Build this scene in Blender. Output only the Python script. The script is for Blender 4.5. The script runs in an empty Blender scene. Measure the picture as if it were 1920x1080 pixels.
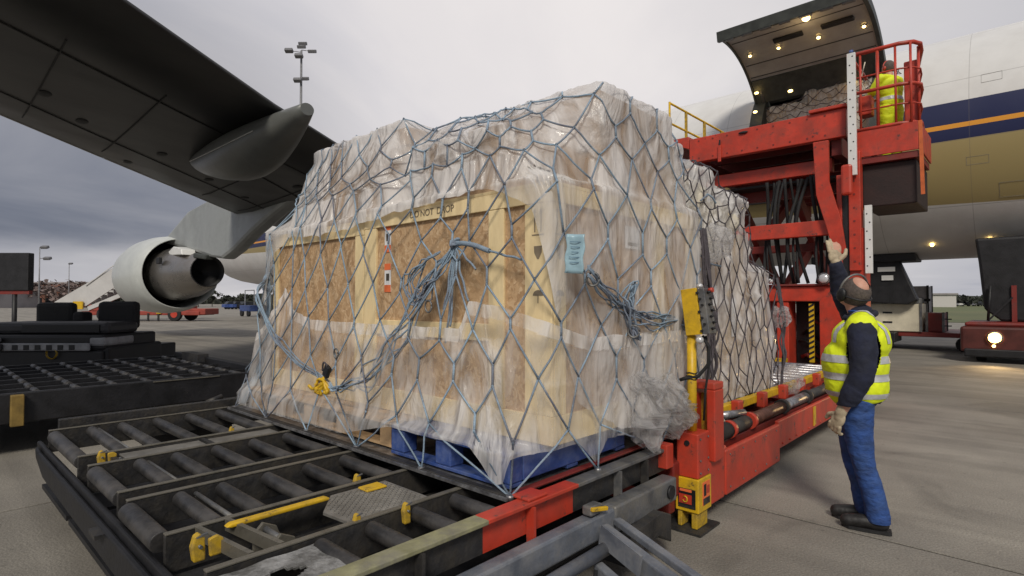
import bpy, bmesh, math, random
import numpy as np
from mathutils import Vector, Matrix, noise
from mathutils.bvhtree import BVHTree
from mathutils.geometry import tessellate_polygon
R = math.radians
random.seed(7)
sc = bpy.context.scene
COL = sc.collection

# ------------------------------------------------------------------ camera
cam_d = bpy.data.cameras.new("camera"); cam = bpy.data.objects.new("camera", cam_d); COL.objects.link(cam)
sc.camera = cam
cam_d.sensor_width = 36; cam_d.lens = 36*1050/1920
cam_d.clip_start = .05; cam_d.clip_end = 6000
cam.location = (0, 0, 1.5)
cam.rotation_euler = (R(90)+math.atan(25/1050), 0, R(42.7))

# ------------------------------------------------------------------ world
W = bpy.data.worlds.new("World"); sc.world = W; W.use_nodes = True
nt = W.node_tree; nt.nodes.clear()
def N(t, tree=None, **k):
    n = (tree or nt).nodes.new(t)
    for a, b in k.items(): setattr(n, a, b)
    return n
L = nt.links.new
SUN_EL, SUN_AZ = 40, 143   # azimuth measured from +Y clockwise, sun stands behind and right of the camera
sky = N('ShaderNodeTexSky', sky_type='NISHITA', sun_disc=False, sun_elevation=R(SUN_EL), sun_rotation=R(SUN_AZ), dust_density=3.)
skb = N('ShaderNodeVectorMath', operation='SCALE'); skb.inputs['Scale'].default_value = .06
L(sky.outputs[0], skb.inputs[0])
tc = N('ShaderNodeTexCoord'); sep = N('ShaderNodeSeparateXYZ'); L(tc.outputs['Generated'], sep.inputs[0])
def math_(op, a, b=None, tree=None, clamp=False):
    t = tree or nt; n = t.nodes.new('ShaderNodeMath'); n.operation = op; n.use_clamp = clamp
    for i, v in enumerate((a, b)):
        if v is None: continue
        if isinstance(v, (int, float)): n.inputs[i].default_value = v
        else: t.links.new(v, n.inputs[i])
    return n.outputs[0]
zz = math_('ADD', math_('MAXIMUM', sep.outputs[2], 0.0), .12)
cx_ = math_('DIVIDE', sep.outputs[0], zz); cy_ = math_('DIVIDE', sep.outputs[1], zz)
cmb = N('ShaderNodeCombineXYZ'); L(cx_, cmb.inputs[0]); L(cy_, cmb.inputs[1])
nz = N('ShaderNodeTexNoise'); nz.inputs['Scale'].default_value = .55; nz.inputs['Detail'].default_value = 7; nz.inputs['Roughness'].default_value = .55
nz.inputs['Distortion'].default_value = .6
L(cmb.outputs[0], nz.inputs['Vector'])
def dotdir(v):
    n = N('ShaderNodeVectorMath', operation='DOT_PRODUCT'); L(tc.outputs['Generated'], n.inputs[0]); n.inputs[1].default_value = Vector(v).normalized(); return n.outputs['Value']
def ramp(fac, stops, tree=None, interp='EASE'):
    t = tree or nt; n = t.nodes.new('ShaderNodeValToRGB'); n.color_ramp.interpolation = interp
    e = n.color_ramp.elements
    while len(e) < len(stops): e.new(.5)
    for k, (p, c) in enumerate(stops):
        e[k].position = p; e[k].color = (*c, 1) if len(c) == 3 else c
    t.links.new(fac, n.inputs[0]); return n.outputs[0]
bright = dotdir((-.60, .62, .50))
bse = ramp(bright, [(.0, (.36, .375, .42)), (.55, (.42, .43, .49)), (.84, (.66, .64, .655)), (1.0, (.83, .79, .79))])
# broad dark bank towards the left horizon
dk = dotdir((-1., .02, .10))
dkf = ramp(dk, [(.80, (0, 0, 0)), (.985, (1, 1, 1))])
low = ramp(sep.outputs[2], [(.0, (0, 0, 0)), (.05, (.25, .25, .25)), (.10, (1, 1, 1)), (.30, (.75, .75, .75)), (.55, (0, 0, 0))])
dk2 = math_('MULTIPLY', dkf, low)
cl = ramp(nz.outputs[0], [(.35, (1.16, 1.15, 1.12)), (.52, (1., 1., 1.)), (.68, (.72, .75, .82))])
mul = N('ShaderNodeMix', data_type='RGBA', blend_type='MULTIPLY'); mul.inputs[0].default_value = .55
L(bse, mul.inputs[6]); L(cl, mul.inputs[7])
mx = N('ShaderNodeMix', data_type='RGBA'); L(math_('MULTIPLY', dk2, math_('ADD', math_('MULTIPLY', nz.outputs[0], 1.1), .25), clamp=True), mx.inputs[0]); L(mul.outputs[2], mx.inputs[6]); mx.inputs[7].default_value = (.165, .18, .23, 1)
mm = N('ShaderNodeMix', data_type='RGBA'); mm.inputs[0].default_value = .93
L(skb.outputs[0], mm.inputs[6]); L(mx.outputs[2], mm.inputs[7])
bg = N('ShaderNodeBackground'); bg.inputs[1].default_value = 1.0
L(mm.outputs[2], bg.inputs[0]); wo = N('ShaderNodeOutputWorld'); L(bg.outputs[0], wo.inputs[0])
sd = bpy.data.lights.new("sun", 'SUN'); sd.energy = 2.4; sd.angle = R(14); sd.color = (1, .93, .82)
so = bpy.data.objects.new("sun", sd); COL.objects.link(so)
az = R(SUN_AZ); el = R(SUN_EL)
sdir = Vector((math.sin(az)*math.cos(el), math.cos(az)*math.cos(el), math.sin(el)))
so.rotation_euler = sdir.to_track_quat('Z', 'Y').to_euler(); so.location = (5, -5, 20)
sc.view_settings.view_transform = 'Standard'; sc.view_settings.look = 'None'; sc.view_settings.exposure = 0.0
sc.view_settings.gamma = 1; sc.view_settings.use_curve_mapping = False
sc.cycles.transparent_max_bounces = 20; sc.cycles.max_bounces = 6

# ------------------------------------------------------------------ materials
MATS = {}
def mat(name, color, rough=.6, metal=0., var=.18, scale=6., bump=.15, bscale=40., dirt=None, dirt_amt=.5, dirt_scale=3., emit=None, es=1., spec=.5, stretch=(1, 1, 1), rnd=0., coat=0., chip=0., world=False):
    if name in MATS: return MATS[name]
    m = bpy.data.materials.new(name); m.use_nodes = True; t = m.node_tree; b = t.nodes['Principled BSDF']; l = t.links.new
    tcn = t.nodes.new('ShaderNodeTexCoord'); mp = t.nodes.new('ShaderNodeMapping'); mp.inputs['Scale'].default_value = stretch
    if world: l(t.nodes.new('ShaderNodeNewGeometry').outputs['Position'], mp.inputs[0])
    else: l(tcn.outputs['Object'], mp.inputs[0])
    n1 = t.nodes.new('ShaderNodeTexNoise'); n1.inputs['Scale'].default_value = scale; n1.inputs['Detail'].default_value = 5; n1.inputs['Roughness'].default_value = .62
    l(mp.outputs[0], n1.inputs['Vector'])
    c0 = tuple(max(0, c*(1-var)) for c in color); c1 = tuple(min(1, c*(1+var)) for c in color)
    out = ramp(n1.outputs[0], [(.3, c0), (.7, c1)], t)
    if dirt:
        n2 = t.nodes.new('ShaderNodeTexNoise'); n2.inputs['Scale'].default_value = dirt_scale; n2.inputs['Detail'].default_value = 8; n2.inputs['Roughness'].default_value = .7
        l(mp.outputs[0], n2.inputs['Vector'])
        f = ramp(n2.outputs[0], [(.5-.12, (0, 0, 0)), (.5+.2, (dirt_amt,)*3)], t)
        x = t.nodes.new('ShaderNodeMix'); x.data_type = 'RGBA'; l(f, x.inputs[0]); l(out, x.inputs[6]); x.inputs[7].default_value = (*dirt, 1); out = x.outputs[2]
    if rnd:
        oi = t.nodes.new('ShaderNodeObjectInfo'); h = t.nodes.new('ShaderNodeHueSaturation')
        l(math_('ADD', math_('MULTIPLY', oi.outputs['Random'], rnd, t), 1-rnd/2, t), h.inputs['Value']); l(out, h.inputs['Color']); out = h.outputs[0]
    if chip:
        n4 = t.nodes.new('ShaderNodeTexNoise'); n4.inputs['Scale'].default_value = chip; n4.inputs['Detail'].default_value = 6; n4.inputs['Roughness'].default_value = .75; l(mp.outputs[0], n4.inputs['Vector'])
        x = t.nodes.new('ShaderNodeMix'); x.data_type = 'RGBA'; l(ramp(n4.outputs[0], [(.60, (0, 0, 0)), (.66, (.85,)*3)], t, 'LINEAR'), x.inputs[0]); l(out, x.inputs[6]); x.inputs[7].default_value = (.055, .04, .035, 1); out = x.outputs[2]
    l(out, b.inputs['Base Color'])
    b.inputs['Roughness'].default_value = rough; b.inputs['Metallic'].default_value = metal; b.inputs['Specular IOR Level'].default_value = spec
    if coat: b.inputs['Coat Weight'].default_value = coat; b.inputs['Coat Roughness'].default_value = .2
    rr = math_('ADD', math_('MULTIPLY', n1.outputs[0], .3, t), rough-.15, t, clamp=True); l(rr, b.inputs['Roughness'])
    if bump:
        n3 = t.nodes.new('ShaderNodeTexNoise'); n3.inputs['Scale'].default_value = bscale; n3.inputs['Detail'].default_value = 4; l(mp.outputs[0], n3.inputs['Vector'])
        bp = t.nodes.new('ShaderNodeBump'); bp.inputs['Strength'].default_value = bump; bp.inputs['Distance'].default_value = .02
        l(n3.outputs[0], bp.inputs['Height']); l(bp.outputs[0], b.inputs['Normal'])
    if emit:
        b.inputs['Emission Color'].default_value = (*emit, 1); b.inputs['Emission Strength'].default_value = es
    MATS[name] = m; return m
def film_mat(name, color, dens, rough=.28, scale=3.5, trans=.45, flo=.12):
    m = bpy.data.materials.new(name); m.use_nodes = True; t = m.node_tree; t.nodes.clear(); l = t.links.new
    o = t.nodes.new('ShaderNodeOutputMaterial'); tr = t.nodes.new('ShaderNodeBsdfTransparent'); tr.inputs[0].default_value = (.97, .97, .97, 1)
    b = t.nodes.new('ShaderNodeBsdfPrincipled'); b.inputs['Base Color'].default_value = (*color, 1); b.inputs['Roughness'].default_value = rough
    tl = t.nodes.new('ShaderNodeBsdfTranslucent'); tl.inputs[0].default_value = (*color, 1)
    tcn = t.nodes.new('ShaderNodeTexCoord'); uv = tcn.outputs['UV']
    mp = t.nodes.new('ShaderNodeMapping'); mp.inputs['Scale'].default_value = (1.0, .35, 1); l(uv, mp.inputs[0])
    w = t.nodes.new('ShaderNodeTexNoise'); w.inputs['Scale'].default_value = scale; w.inputs['Detail'].default_value = 6; w.inputs['Distortion'].default_value = 1.6; l(mp.outputs[0], w.inputs['Vector'])
    w2 = t.nodes.new('ShaderNodeTexNoise'); w2.noise_type = 'RIDGED_MULTIFRACTAL'; w2.inputs['Scale'].default_value = scale*2.2; w2.inputs['Detail'].default_value = 4; w2.inputs['Distortion'].default_value = .9
    l(mp.outputs[0], w2.inputs['Vector'])
    bp = t.nodes.new('ShaderNodeBump'); bp.inputs['Strength'].default_value = 1.0; bp.inputs['Distance'].default_value = .06
    hs = math_('ADD', math_('MULTIPLY', w2.outputs[0], .45, t), w.outputs[0], t); l(hs, bp.inputs['Height'])
    l(bp.outputs[0], b.inputs['Normal']); l(bp.outputs[0], tl.inputs['Normal'])
    at = t.nodes.new('ShaderNodeAttribute'); at.attribute_name = 'layers'
    fac = math_('ADD', math_('MULTIPLY', math_('SUBTRACT', w.outputs[0], .5, t), 1.9, t), dens, t)
    fac = math_('ADD', fac, math_('MULTIPLY', math_('SUBTRACT', w2.outputs[0], .6, t), .13, t), t)
    fac = math_('MULTIPLY', fac, at.outputs['Fac'], t, clamp=True)
    fac = math_('MINIMUM', math_('MAXIMUM', fac, flo, t), .93, t)
    m1 = t.nodes.new('ShaderNodeMixShader'); m1.inputs[0].default_value = trans; l(b.outputs[0], m1.inputs[1]); l(tl.outputs[0], m1.inputs[2])
    m2 = t.nodes.new('ShaderNodeMixShader'); l(fac, m2.inputs[0]); l(tr.outputs[0], m2.inputs[1]); l(m1.outputs[0], m2.inputs[2]); l(m2.outputs[0], o.inputs[0])
    MATS[name] = m; return m

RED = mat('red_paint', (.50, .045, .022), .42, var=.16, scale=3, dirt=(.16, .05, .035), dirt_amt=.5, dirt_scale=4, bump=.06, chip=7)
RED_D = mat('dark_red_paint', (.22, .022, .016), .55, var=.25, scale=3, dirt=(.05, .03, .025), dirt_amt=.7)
YEL = mat('yellow_paint', (.68, .42, .012), .45, var=.12, scale=5, dirt=(.16, .11, .03), dirt_amt=.55, dirt_scale=6, bump=.06, chip=12)
BLK = mat('black_paint', (.009, .009, .011), .55, var=.4, scale=5)
RUB = mat('rubber', (.012, .012, .013), .8, var=.3, scale=12, bump=.3)
STEEL = mat('worn_dark_steel', (.026, .026, .028), .55, .2, var=.4, scale=5, dirt=(.075, .065, .05), dirt_amt=.6, dirt_scale=7, bump=.25)
ROLL = mat('roller_steel', (.040, .039, .040), .45, .25, var=.35, scale=9, dirt=(.11, .10, .09), dirt_amt=.5, dirt_scale=8, rnd=.4)
GALV = mat('grey_galvanised_steel', (.15, .155, .165), .5, .5, var=.35, scale=5, dirt=(.25, .23, .19), dirt_amt=.6, dirt_scale=8, bump=.2)
GREY = mat('blue_grey_paint', (.13, .145, .175), .5, .1, var=.25, scale=5, dirt=(.26, .25, .24), dirt_amt=.5, dirt_scale=9, bump=.15)
EDGE = mat('worn_bright_edge', (.20, .185, .15), .45, .4, var=.45, scale=9, dirt=(.06, .055, .05), dirt_amt=.7, dirt_scale=9)
ALU = mat('scuffed_aluminium', (.42, .42, .43), .35, .8, var=.3, scale=8, dirt=(.10, .09, .09), dirt_amt=.8, dirt_scale=12)
TREAD = mat('tread_plate', (.26, .25, .23), .5, .4, var=.25, scale=10, dirt=(.10, .09, .08), dirt_amt=.5)
WHITE = mat('white_paint', (.72, .72, .70), .4, var=.06, scale=1.5, dirt=(.4, .38, .34), dirt_amt=.2, dirt_scale=3)
WOOD = mat('pine', (.80, .64, .37), .65, var=.12, scale=7, stretch=(1, 1, .25), dirt=(.55, .40, .20), dirt_amt=.4, dirt_scale=10, bump=.15)
PALW = mat('rough_wood', (.48, .32, .17), .8, var=.25, scale=8, dirt=(.2, .13, .08), dirt_amt=.5)
CARD = mat('cardboard', (.47, .34, .23), .8, var=.1, scale=4, dirt=(.40, .26, .15), dirt_amt=.4)
CARD2 = mat('pale_cardboard', (.60, .47, .33), .8, var=.1, scale=4)
CREAM = mat('cream_plastic', (.66, .60, .46), .6, var=.1, scale=4)
BLUE = mat('blue_plastic', (.025, .06, .23), .42, var=.25, scale=5, dirt=(.16, .20, .33), dirt_amt=.5, dirt_scale=8)
ROPE_B = mat('blue_rope', (.27, .37, .47), .75, var=.3, scale=3.2, dirt=(.13, .12, .15), dirt_amt=.95, dirt_scale=2.2, bump=.5, bscale=160)
ROPE_K = mat('black_rope', (.075, .065, .075), .8, var=.4, scale=9, bump=.5, bscale=160)
NAVY = mat('navy_cloth', (.011, .014, .032), .85, var=.35, scale=10, bump=.5, bscale=18)
JEAN = mat('blue_denim', (.018, .055, .20), .8, var=.45, scale=9, dirt=(.04, .09, .24), dirt_amt=.6, dirt_scale=6, bump=.8, bscale=16, stretch=(1, 1, 1.6))
HIVIS = mat('fluorescent_yellow_cloth', (.74, .86, .012), .65, var=.10, scale=6, bump=.5, bscale=14)
REFL = mat('silver_reflective_tape', (.50, .51, .52), .4, .1, var=.15, scale=12)
SKIN = mat('skin', (.52, .27, .19), .55, var=.1, scale=14)
HAIR = mat('grey_brown_hair', (.10, .08, .07), .8, var=.3, scale=60, bump=.4, bscale=160)
GLOVE = mat('worn_leather_glove', (.46, .38, .26), .75, var=.25, scale=18, dirt=(.2, .15, .10), dirt_amt=.5, dirt_scale=16)
LEATHER = mat('black_leather', (.014, .013, .013), .5, var=.4, scale=20)
GLASS_D = mat('dark_glass', (.02, .022, .026), .12, var=.2, bump=0)
PRINT = mat('black_print', (.06, .05, .04), .8, bump=0)
PAPER = mat('white_paper', (.72, .72, .72), .7, var=.04, bump=0)
ORANGE = mat('orange_print', (.75, .16, .05), .7, var=.05, bump=0)
TAG = mat('pale_blue_pouch', (.30, .45, .52), .35, var=.12, scale=9)
LAMP = mat('lit_lamp', (1, .8, .5), .5, emit=(1, .66, .22), es=9., bump=0)
HEAD = mat('lit_headlight', (1, .8, .5), .5, emit=(1, .62, .16), es=9., bump=0)
LENS = mat('clear_lens', (.55, .55, .56), .15, .3, bump=0)
# osb: flakes
def osb():
    m = mat('osb', (.48, .29, .125), .75, var=.2, scale=5, bump=.3, bscale=30)
    t = m.node_tree; l = t.links.new; b = t.nodes['Principled BSDF']
    tcn = t.nodes.new('ShaderNodeTexCoord')
    v = t.nodes.new('ShaderNodeTexVoronoi'); v.inputs['Scale'].default_value = 42; v.inputs['Randomness'].default_value = 1
    nn = t.nodes.new('ShaderNodeTexNoise'); nn.inputs['Scale'].default_value = 7; nn.inputs['Detail'].default_value = 2
    l(tcn.outputs['Object'], nn.inputs['Vector'])
    vm = t.nodes.new('ShaderNodeVectorMath'); vm.operation = 'MULTIPLY_ADD'; l(nn.outputs['Color'], vm.inputs[0]); vm.inputs[1].default_value = (.34, .34, .34); l(tcn.outputs['Object'], vm.inputs[2])
    mp = t.nodes.new('ShaderNodeMapping'); mp.inputs['Scale'].default_value = (1, 1, .42); l(vm.outputs[0], mp.inputs[0])
    l(mp.outputs[0], v.inputs['Vector'])
    sp = t.nodes.new('ShaderNodeSeparateColor'); l(v.outputs['Color'], sp.inputs[0])
    c = ramp(sp.outputs[0], [(0, (.37, .225, .115)), (.3, (.45, .29, .155)), (.7, (.51, .34, .19)), (1, (.60, .43, .26))], t, 'LINEAR')
    l(c, b.inputs['Base Color']); return m
OSB = osb()

# ------------------------------------------------------------------ helpers
def tag(o, label=None, cat=None, group=None, kind=None):
    if label: o['label'] = label
    if cat: o['category'] = cat
    if group: o['group'] = group
    if kind: o['kind'] = kind
    return o
def thing(name, loc, label, cat, group=None):
    o = bpy.data.objects.new(name, None); COL.objects.link(o); o.location = loc; o.empty_display_size = .2
    return tag(o, label, cat, group)
def wloc(o):
    p = Vector((0, 0, 0))
    while o is not None: p = p + Vector(o.location); o = o.parent
    return p
class MB:
    def __init__(s): s.bm = bmesh.new()
    def quadbox(s, c, h, M=None):
        vs = []
        for i in range(8):
            p = Vector((c[0]+h[0]*(1 if i & 1 else -1), c[1]+h[1]*(1 if i & 2 else -1), c[2]+h[2]*(1 if i & 4 else -1)))
            if M: p = M @ p
            vs.append(s.bm.verts.new(p))
        for f in ((0, 2, 3, 1), (4, 5, 7, 6), (0, 1, 5, 4), (2, 6, 7, 3), (0, 4, 6, 2), (1, 3, 7, 5)):
            s.bm.faces.new([vs[k] for k in f])
        return s
    def box(s, x0, x1, y0, y1, z0, z1):
        return s.quadbox(((x0+x1)/2, (y0+y1)/2, (z0+z1)/2), (abs(x1-x0)/2, abs(y1-y0)/2, abs(z1-z0)/2))
    def beam(s, p, q, w, h, roll=0):
        p = Vector(p); q = Vector(q); d = q-p; Lh = d.length
        rot = d.to_track_quat('X', 'Z').to_matrix().to_4x4() @ Matrix.Rotation(roll, 4, 'X')
        return s.quadbox((0, 0, 0), (Lh/2, w/2, h/2), Matrix.Translation((p+q)/2) @ rot)
    def cyl(s, p, q, r, seg=14, r2=None, cap=True):
        p = Vector(p); q = Vector(q); d = q-p; r2 = r if r2 is None else r2
        M = d.to_track_quat('Z', 'X').to_matrix()
        a = []; b = []
        for k in range(seg):
            an = 2*math.pi*k/seg; o = M @ Vector((math.cos(an), math.sin(an), 0))
            a.append(s.bm.verts.new(p+o*r)); b.append(s.bm.verts.new(q+o*r2))
        for k in range(seg):
            f = s.bm.faces.new((a[k], a[(k+1) % seg], b[(k+1) % seg], b[k])); f.smooth = True
        if cap:
            s.bm.faces.new(a[::-1]); s.bm.faces.new(b)
        return s
    def lathe(s, p, ax, prof, seg=32, up=(0, 0, 1)):
        p = Vector(p); ax = Vector(ax).normalized(); M = ax.to_track_quat('Z', 'X').to_matrix(); rings = []
        for (t, r) in prof:
            rings.append([s.bm.verts.new(p+ax*t+M @ Vector((math.cos(2*math.pi*k/seg)*r, math.sin(2*math.pi*k/seg)*r, 0))) for k in range(seg)])
        for a, b in zip(rings, rings[1:]):
            for k in range(seg):
                f = s.bm.faces.new((a[k], a[(k+1) % seg], b[(k+1) % seg], b[k])); f.smooth = True
        return s
    def tube(s, pts, r, seg=6, closed=False):
        pts = [Vector(p) for p in pts]; n = len(pts); rings = []; prev = None
        for i, p in enumerate(pts):
            d = (pts[min(i+1, n-1)]-pts[max(i-1, 0)])
            if d.length < 1e-9: d = Vector((0, 0, 1))
            d.normalize()
            if prev is None:
                a = d.orthogonal().normalized()
            else:
                a = (prev-d*prev.dot(d))
                a = a.normalized() if a.length > 1e-6 else d.orthogonal().normalized()
            prev = a; b = d.cross(a)
            rr = r(i/(n-1)) if callable(r) else r
            rings.append([s.bm.verts.new(p+(a*math.cos(2*math.pi*k/seg)+b*math.sin(2*math.pi*k/seg))*rr) for k in range(seg)])
        for u, v in zip(rings, rings[1:]):
            for k in range(seg):
                f = s.bm.faces.new((u[k], u[(k+1) % seg], v[(k+1) % seg], v[k])); f.smooth = True
        s.bm.faces.new(rings[0][::-1]); s.bm.faces.new(rings[-1]); return s
    def prism(s, poly, axis, a, b):
        def P(u, v, w):
            return {'x': (w, u, v), 'y': (u, w, v), 'z': (u, v, w)}[axis]
        A = [s.bm.verts.new(P(u, v, a)) for u, v in poly]; B = [s.bm.verts.new(P(u, v, b)) for u, v in poly]
        n = len(poly)
        tris = tessellate_polygon([[Vector((u, v, 0)) for u, v in poly]])
        for t in tris:
            s.bm.faces.new([A[k] for k in t]); s.bm.faces.new([B[k] for k in t][::-1])
        for k in range(n): s.bm.faces.new((A[k], A[(k+1) % n], B[(k+1) % n], B[k]))
        return s
    def sphere(s, c, r, sc_=(1, 1, 1), sub=2, M=None):
        m = Matrix.Translation(c) @ (M or Matrix.Identity(4)) @ Matrix.Diagonal((r*sc_[0], r*sc_[1], r*sc_[2], 1))
        rr = bmesh.ops.create_icosphere(s.bm, subdivisions=sub, radius=1, matrix=m)
        for v in rr['verts']:
            for f in v.link_faces: f.smooth = True
        return s
    def build(s, name, m=None, parent=None, bevel=0, origin=None, jitter=0):
        bm = s.bm; bmesh.ops.recalc_face_normals(bm, faces=bm.faces[:])
        co = [v.co for v in bm.verts]
        mn = Vector([min(c[i] for c in co) for i in range(3)]); mxx = Vector([max(c[i] for c in co) for i in range(3)])
        o0 = Vector(origin) if origin is not None else (Vector(((mn.x+mxx.x)/2, (mn.y+mxx.y)/2, mn.z)) if parent is None else (mn+mxx)/2)
        for v in bm.verts: v.co -= o0
        me = bpy.data.meshes.new(name); bm.to_mesh(me); bm.free()
        o = bpy.data.objects.new(name, me); COL.objects.link(o)
        if parent is not None:
            o.parent = parent; o.location = o0-wloc(parent)
        else: o.location = o0
        if m:
            me.materials.append(m)
        if bevel:
            bv = o.modifiers.new('bevel', 'BEVEL'); bv.width = bevel; bv.segments = 2; bv.limit_method = 'ANGLE'
        return o
def copy_tree(o, parent=None, loc=None):
    c = o.copy(); COL.objects.link(c); c.parent = parent
    if loc is not None: c.location = loc
    for ch in list(o.children): copy_tree(ch, c)
    return c
def dup(o, loc_world, parent):
    c = o.copy(); COL.objects.link(c); c.parent = parent; c.location = Vector(loc_world)-(wloc(parent) if parent else Vector((0, 0, 0))); return c
def text_mb(txt, size, M, depth=.0015):
    cu = bpy.data.curves.new('t', 'FONT'); cu.body = txt; cu.size = size; cu.extrude = depth; cu.align_x = 'CENTER'; cu.align_y = 'CENTER'
    o = bpy.data.objects.new('t', cu); COL.objects.link(o)
    bpy.context.view_layer.update()
    me = bpy.data.meshes.new_from_object(o.evaluated_get(bpy.context.evaluated_depsgraph_get()))
    mb = MB(); me.transform(M); mb.bm.from_mesh(me); bpy.data.objects.remove(o); bpy.data.meshes.remove(me); return mb
FRONT = Matrix.Rotation(R(90), 4, 'X')                 # text read by someone looking towards +Y
SIDE = Matrix.Rotation(R(90), 4, 'Z') @ FRONT           # text read by someone looking towards -X

# ------------------------------------------------------------------ ground
CONC = mat('apron_concrete', (.255, .235, .20), .8, var=.14, scale=.5, dirt=(.12, .11, .10), dirt_amt=.45, dirt_scale=.45, bump=.35, bscale=55, rnd=.16, world=True)
def speckle(m):
    t = m.node_tree; l = t.links.new; b = t.nodes['Principled BSDF']; src = b.inputs['Base Color'].links[0].from_socket
    P_ = t.nodes.new('ShaderNodeNewGeometry').outputs['Position']
    def mulby(cur, fac_col, amt):
        x = t.nodes.new('ShaderNodeMix'); x.data_type = 'RGBA'; x.blend_type = 'MULTIPLY'; x.inputs[0].default_value = amt; l(cur, x.inputs[6]); l(fac_col, x.inputs[7]); return x.outputs[2]
    def noi(scale, detail=3, st=(1, 1, 1), dist=0., rot=0.):
        mp = t.nodes.new('ShaderNodeMapping'); mp.inputs['Scale'].default_value = st; mp.inputs['Rotation'].default_value = (0, 0, rot); l(P_, mp.inputs[0])
        n = t.nodes.new('ShaderNodeTexNoise'); n.inputs['Scale'].default_value = scale; n.inputs['Detail'].default_value = detail; n.inputs['Distortion'].default_value = dist; l(mp.outputs[0], n.inputs['Vector']); return n.outputs[0]
    v = t.nodes.new('ShaderNodeTexVoronoi'); v.inputs['Scale'].default_value = 5; v.inputs['Randomness'].default_value = 1; l(P_, v.inputs['Vector'])
    cur = mulby(src, ramp(noi(90), [(.35, (.80,)*3), (.65, (1.12,)*3)], t), .9)
    cur = mulby(cur, ramp(v.outputs['Distance'], [(.0, (.45,)*3), (.05, (.5,)*3), (.09, (1,)*3)], t), .6)
    cur = mulby(cur, ramp(noi(1.0, 5, (.10, 2.2, 1), .4, R(7)), [(.40, (.78,)*3), (.55, (1.,)*3), (.70, (1.10,)*3)], t), .75)   # dragged dirt and tyre streaks
    cur = mulby(cur, ramp(noi(.55, 6, (1, 1, 1), 1.2), [(.30, (.62,)*3), (.42, (1,)*3)], t), .7)     # oil stains
    l(cur, b.inputs['Base Color'])
speckle(CONC)
JOINT = mat('joint_sealant', (.018, .016, .014), .9, var=.3, scale=20)
gx0, gx1, gy0, gy1 = -5.4-6*7, -5.4+6*4, 4.2-6*4, 4.2+6*6
far = bmesh.new()
def sheet(name, rects, z, m, kind='structure'):
    b = MB()
    for (x0, x1, y0, y1) in rects:
        b.bm.faces.new([b.bm.verts.new(p) for p in ((x0, y0, z), (x1, y0, z), (x1, y1, z), (x0, y1, z))])
    o = b.build(name, m); tag(o, kind=kind); return o
Fz = 5000
ground = sheet('ground', [(-Fz, gx0, -Fz, Fz), (gx1, Fz, -Fz, Fz), (gx0, gx1, -Fz, gy0), (gx0, gx1, gy1, Fz)], 0.0, CONC)
bed = sheet('joint_bed', [(gx0, gx1, gy0, gy1)], -.007, JOINT)
sb = MB().box(-2.988, 2.988, -2.988, 2.988, -.1, 0)
slab = sb.build('concrete_slab', CONC, ground, bevel=.004)
first = True
for i in range(11):
    for j in range(10):
        x = gx0+3+6*i; y = gy0+3+6*j
        if first: slab.location = Vector((x, y, -.05))-wloc(ground); first = False
        else: dup(slab, (x, y, -.05), ground)
GRASS = mat('mown_grass', (.085, .105, .035), .9, var=.3, scale=.08, dirt=(.17, .15, .07), dirt_amt=.5, dirt_scale=.03, bump=0)
gr = sheet('grass', [(-22, 900, 50, 330)], .02, GRASS)

# ------------------------------------------------------------------ aircraft
AC = thing('cargo_aircraft', (-12, 21.5, 0), 'white jet freighter with navy, orange and gold stripes and its side cargo door raised', 'aircraft')
FUS = mat('fuselage_paint', (.66, .655, .64), .35, var=.05, scale=.8, dirt=(.40, .37, .33), dirt_amt=.22, dirt_scale=.9, bump=.02, bscale=3)
def fus_paint():
    m = FUS; t = m.node_tree; l = t.links.new; b = t.nodes['Principled BSDF']; src = b.inputs['Base Color'].links[0].from_socket
    g = t.nodes.new('ShaderNodeNewGeometry'); s = t.nodes.new('ShaderNodeSeparateXYZ'); l(g.outputs['Position'], s.inputs[0])
    z = s.outputs[2]; x = s.outputs[0]
    def band(a, c):
        return math_('MULTIPLY', math_('GREATER_THAN', z, a, t), math_('LESS_THAN', z, c, t), t)
    cur = src
    zl_ = math_('ADD', math_('MULTIPLY', x, -.0275, t), 4.05, t)
    for a, c, col in ((zl_, 5.66, (.33, .26, .115)), (5.66, 6.66, (.012, .016, .065)), (5.96, 6.08, (.70, .30, .03))):
        mm_ = t.nodes.new('ShaderNodeMix'); mm_.data_type = 'RGBA'; l(band(a, c), mm_.inputs[0]); l(cur, mm_.inputs[6]); mm_.inputs[7].default_value = (*col, 1); cur = mm_.outputs[2]
    # panel seams: thin darker lines round the hull and along it
    fr = math_('LESS_THAN', math_('ABSOLUTE', math_('SUBTRACT', math_('FRACT', math_('MULTIPLY', x, .48, t), None, t), .5, t), None, t), .004, t)
    fr2 = math_('LESS_THAN', math_('ABSOLUTE', math_('SUBTRACT', math_('FRACT', math_('MULTIPLY', z, .62, t), None, t), .5, t), None, t), .006, t)
    ff = math_('MULTIPLY', math_('MAXIMUM', fr, fr2, t), .35, t)
    mm_ = t.nodes.new('ShaderNodeMix'); mm_.data_type = 'RGBA'; l(ff, mm_.inputs[0]); l(cur, mm_.inputs[6]); mm_.inputs[7].default_value = (.12, .11, .10, 1)
    l(mm_.outputs[2], b.inputs['Base Color'])
fus_paint()
YC, ZC, RR = 21.5, 6.04, 3.25
def fus_r(x):
    if x < -42: k = min(1, (-42-x)/16.5); return RR*math.sqrt(max(0.0004, 1-k**2.3)), -.55*k*k
    if x > 8: k = (x-8)/30; return RR*max(.08, 1-k*.92), 1.6*k
    return RR, 0
mb = MB(); NA = 96
xs = [-58.45, -58.2, -57.6, -56.6, -55, -53, -50.5, -48, -45, -42, -36, -30, -24, -18, -12, -9, -6.5, -4.7, -2.9, -1, 2, 5, 8, 14, 20, 28, 36]
rows = []
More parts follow.
